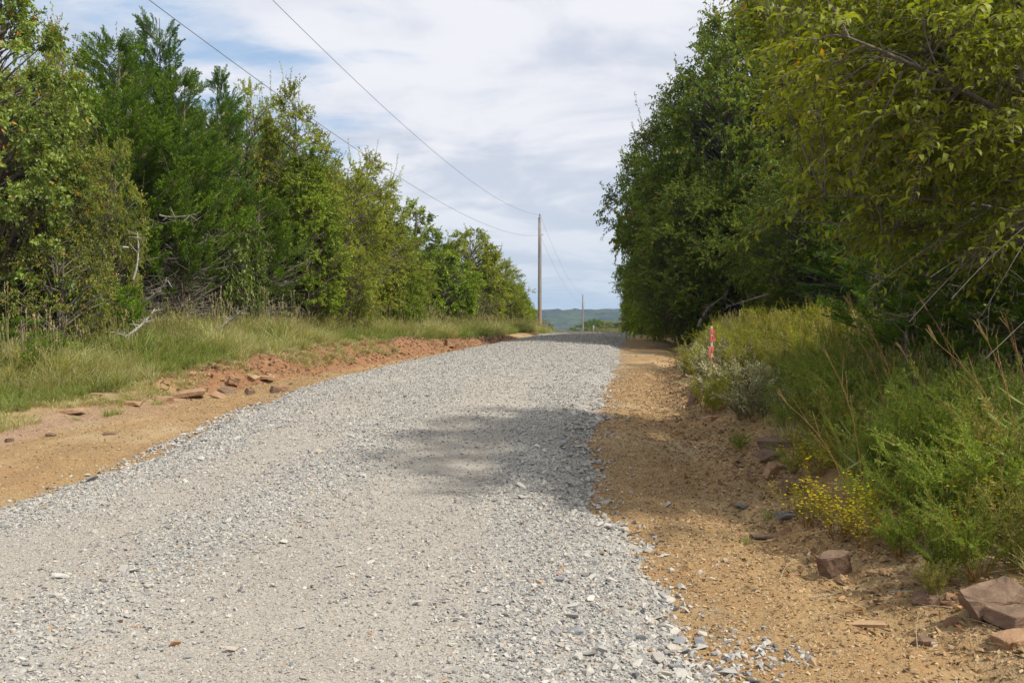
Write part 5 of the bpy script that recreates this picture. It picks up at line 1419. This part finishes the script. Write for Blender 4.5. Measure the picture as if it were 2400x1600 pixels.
# ------------------------------------------------------------------ survey stakes with pink ribbon
M_LATH = bark_mat('new_lath_wood', (.50, .38, .22), (.62, .50, .32), 10)
M_PINK = leaf_mat('pink_ribbon', (.95, .20, .26), (.98, .27, .34), trans=.25, gloss=.3, tcol=(1, 1, 1))
def stake(label, px, d, hgt, s=1.0):
    st = thing('survey_stake', label, 'survey stake', P(px, d), .4, 'survey stakes')
    bm = bmesh.new(); bmesh.ops.create_cube(bm, size=1)
    for v in bm.verts:
        v.co = Vector((v.co.x * .045, v.co.y * .014, (v.co.z + .5) * (hgt + .1) - .1))
        if v.co.z < 0: v.co.x *= .3
    bmesh.ops.bevel(bm, geom=bm.edges[:], offset=.002, segments=1, affect='EDGES')
    me = bpy.data.meshes.new('lath'); bm.to_mesh(me); bm.free(); me.materials.append(M_LATH); obj('lath', me, st)
    rngk = np.random.default_rng(3)
    for k, zf in enumerate((.93, .84, .70)):                        # wraps round the lath
        g = Geo(); a = np.linspace(0, 2 * PI, 12, endpoint=False)
        w0 = .026 + .006 * rngk.random(12); hh = .036 * s
        lo = np.stack([np.cos(a) * w0, np.sin(a) * w0 * .55, zf * hgt - hh + rngk.normal(0, .006, 12)], 1); hi = lo + np.array([0, 0, 2 * hh]) + rngk.normal(0, .006, (12, 3))
        i = np.arange(12); g.add(np.concatenate([lo, hi]), quads=np.stack([i, np.roll(i, -1), 12 + np.roll(i, -1), 12 + i], 1))
        obj('ribbon_wrap', g.mesh('ribbon_wrap', [M_PINK], True), st)
    for k in range(4):                                              # hanging tails
        g = Geo(); n = 7; t = np.linspace(0, 1, n); a0 = k * 1.7 + .3; zf = (.95, .88, .74, .62)[k]
        c = np.stack([np.cos(a0) * (.03 + .035 * np.sin(t * 2.5)), np.sin(a0) * (.02 + .03 * np.sin(t * 2.5)), zf * hgt - t * .16 * s], 1)
        sd = np.stack([-np.sin(a0 + t * .9), np.cos(a0 + t * .9), 0 * t], 1) * .018
        v = np.concatenate([c - sd, c + sd]); i = np.arange(n - 1)
        g.add(v, quads=np.stack([i, i + 1, n + i + 1, n + i], 1)); obj('ribbon_tail', g.mesh('ribbon_tail', [M_PINK], True), st)
    return st
xs, ds = (1668 - 1200) / F * 15.2, 15.2
hs = EYE + (800 - 764) / F * ds - float(H(xs, ds))
stake('wooden survey stake wrapped in pink ribbon in the weeds of the right bank', 1668, ds, hs, 1.1)
stake('small pink-ribboned stake at the far end of the right dirt shoulder', 1512, 50, .75, 1.5)

# ------------------------------------------------------------------ far wooded hill and valley woods
def hill():
    xs_ = np.concatenate([np.arange(-3000, -700, 60), np.arange(-700, 900, 7.0), np.arange(900, 3200, 60)])
    ys_ = np.concatenate([np.arange(1150, 1800, 9.0), np.arange(1800, 2600, 60)])
    Y, X = np.meshgrid(ys_, xs_, indexing='ij')
    rid = 50.5 + 2.0 * np.sin(X / 300 + .6) + 2.5 * (fbm(X / 90, Y * 0, 201) - .5) + np.clip(X, -600, 600) * .012
    prof = sstep(1180, 1690, Y)
    z = -42 + (rid + 42) * prof + (fbm(X / 90, Y / 90, 203) - .5) * 6 * prof * (1 - prof) * 2
    z = z + (fbm(X / 15, Y / 15, 205, 3) - .35) * 9 * (prof > .02)
    g = Geo(); nr, nc = X.shape; idx = np.arange(nr * nc).reshape(nr, nc)
    g.add(np.stack([X, Y, z], -1).reshape(-1, 3), quads=np.stack([idx[:-1, :-1], idx[:-1, 1:], idx[1:, 1:], idx[1:, :-1]], -1).reshape(-1, 4))
    m = bpy.data.materials.new('wooded_hill'); m.use_nodes = True; k = NT(m.node_tree); k.n.clear()
    pos = k.add('ShaderNodeNewGeometry').outputs['Position']
    n = k.noise(pos, .09, 5, .65); n2 = k.noise(pos, .012, 4, .6)
    c = k.mix(k.maprange(n, .35, .68), (.012, .024, .016), (.045, .065, .034)); c = k.mix(k.maprange(n2, .45, .7, 0, .5), c, (.10, .13, .04))
    b = k.add('ShaderNodeBump', None, Strength=1.0, Distance=4.0, Height=n)
    k.add('ShaderNodeOutputMaterial', None, Surface=k.add('ShaderNodeBsdfPrincipled', None, Base__Color=c, Roughness=.95, Normal=b))
    return obj('hill', g.mesh('hill', [m], True), kind='structure')
hill()

# ------------------------------------------------------------------ the air between here and the hill
def haze():
    bm = bmesh.new(); bmesh.ops.create_cube(bm, size=1)
    for v in bm.verts: v.co = Vector((v.co.x * 7600, v.co.y * 6700 + 3240, (v.co.z + .5) * 150 - 56))
    me = bpy.data.meshes.new('haze'); bm.to_mesh(me); bm.free()
    m = bpy.data.materials.new('haze'); m.use_nodes = True; k = NT(m.node_tree); k.n.clear()
    v = k.add('ShaderNodeVolumePrincipled', None, Color=(.50, .72, 1.0), Density=HAZE)
    k.add('ShaderNodeOutputMaterial', None, Volume=v); me.materials.append(m)
    return obj('haze', me, kind='stuff')
HAZE = .00015
if HAZE: haze()

# ------------------------------------------------------------------ litter: fallen leaves, straw, a few twigs
def leaf_card(name, seed, mat, L=.05, W_=.028):
    rngk = np.random.default_rng(seed); g = Geo()
    kites(g, np.zeros((1, 3)), np.array([[1., 0, .1]]), np.array([[0, 1., 0]]), [L], [W_], [[rngk.random(), rngk.random(), 0]], .3)
    return g.mesh(name, [mat])
M_LITTER = leaf_mat('fallen_leaf', (.20, .085, .04), (.42, .26, .12), trans=.05, gloss=.1)
lp_ = [proto('fallen_leaf', leaf_card('fallen_leaf', 800 + i, M_LITTER, .035 + .008 * i, .02 + .004 * i)) for i in range(4)]
n = 1500; d = rg.uniform(4.8, 32, n); x = toeR(d) + rg.normal(.25, .5, n); ok_ = x > edgeR(d) + .25; x = x[ok_]; d = d[ok_]; n = len(x)
scatter('fallen_leaves', np.stack([x, d, H(x, d) + .012], 1), np.stack([rg.normal(0, .4, n), rg.normal(0, .4, n), rg.random(n) * 6.28], 1), np.full((n, 3), 1.0) * rg.uniform(.7, 1.5, (n, 1)), rg.integers(0, 4, n), lp_)
gs_ = Geo(); tubes(gs_, [[0, 0, 0]], [[.11, .02, .02]], [[.22, 0, 0]], .0022, .0012, 4, 3, col=[[.8, .5, 1]]); straw_p = proto('straw', gs_.mesh('straw', [M_GRASS]))
n = 5200; d = np.concatenate([rg.uniform(4.8, 26, 3000), rg.uniform(11, 40, 2200)])
x = np.concatenate([toeR(d[:3000]) + rg.normal(.5, .5, 3000), crestL(d[3000:]) + rg.normal(-.1, .55, 2200)])
scatter('straw_litter', np.stack([x, d, H(x, d) + .012], 1), np.stack([rg.normal(0, .15, n), rg.normal(0, .2, n), rg.random(n) * 6.28], 1), rg.uniform(.5, 1.5, (n, 1)) * np.ones((1, 3)), np.zeros(n, int), [straw_p])
def small_twig(label, px, py, L, seed, mat=M_BARK_DARK, a=.6):
    rngk = np.random.default_rng(seed); g = Geo()
    c, s_ = math.cos(a), math.sin(a)
    A_ = np.array([[0, 0, .008]]); B_ = np.array([[c * L * .5, s_ * L * .5, .03]]) + rngk.normal(size=(1, 3)) * .01; E_ = np.array([[c * L, s_ * L, .012]])
    tubes(g, A_, B_, E_, .006, .003, 6, 5); q = bez(A_, B_, E_, np.array([[.4, .7]])).reshape(-1, 3)
    e = q + np.array([[c * .3 - s_ * .4, s_ * .3 + c * .4, .15], [c * .4 + s_ * .4, s_ * .4 - c * .4, .1]]) * L * .5
    tubes(g, q, (q + e) / 2, e, .003, .0015, 4, 4)
    thing('twig', label, 'twig', at(px, py), 0, 'twigs on the right shoulder', data=g.mesh('twig', [mat], True))
small_twig('short dark forked twig alone on the tan dirt right of the gravel', 1470, 1258, .12, 1)
small_twig('thin pale curved twig on the dirt left of the half-buried stone', 2085, 1390, .2, 2, M_DEAD, -.15)
small_twig('thin twig lying on the rough dirt below the standing block', 1900, 1405, .16, 3, M_TWIG, .3)
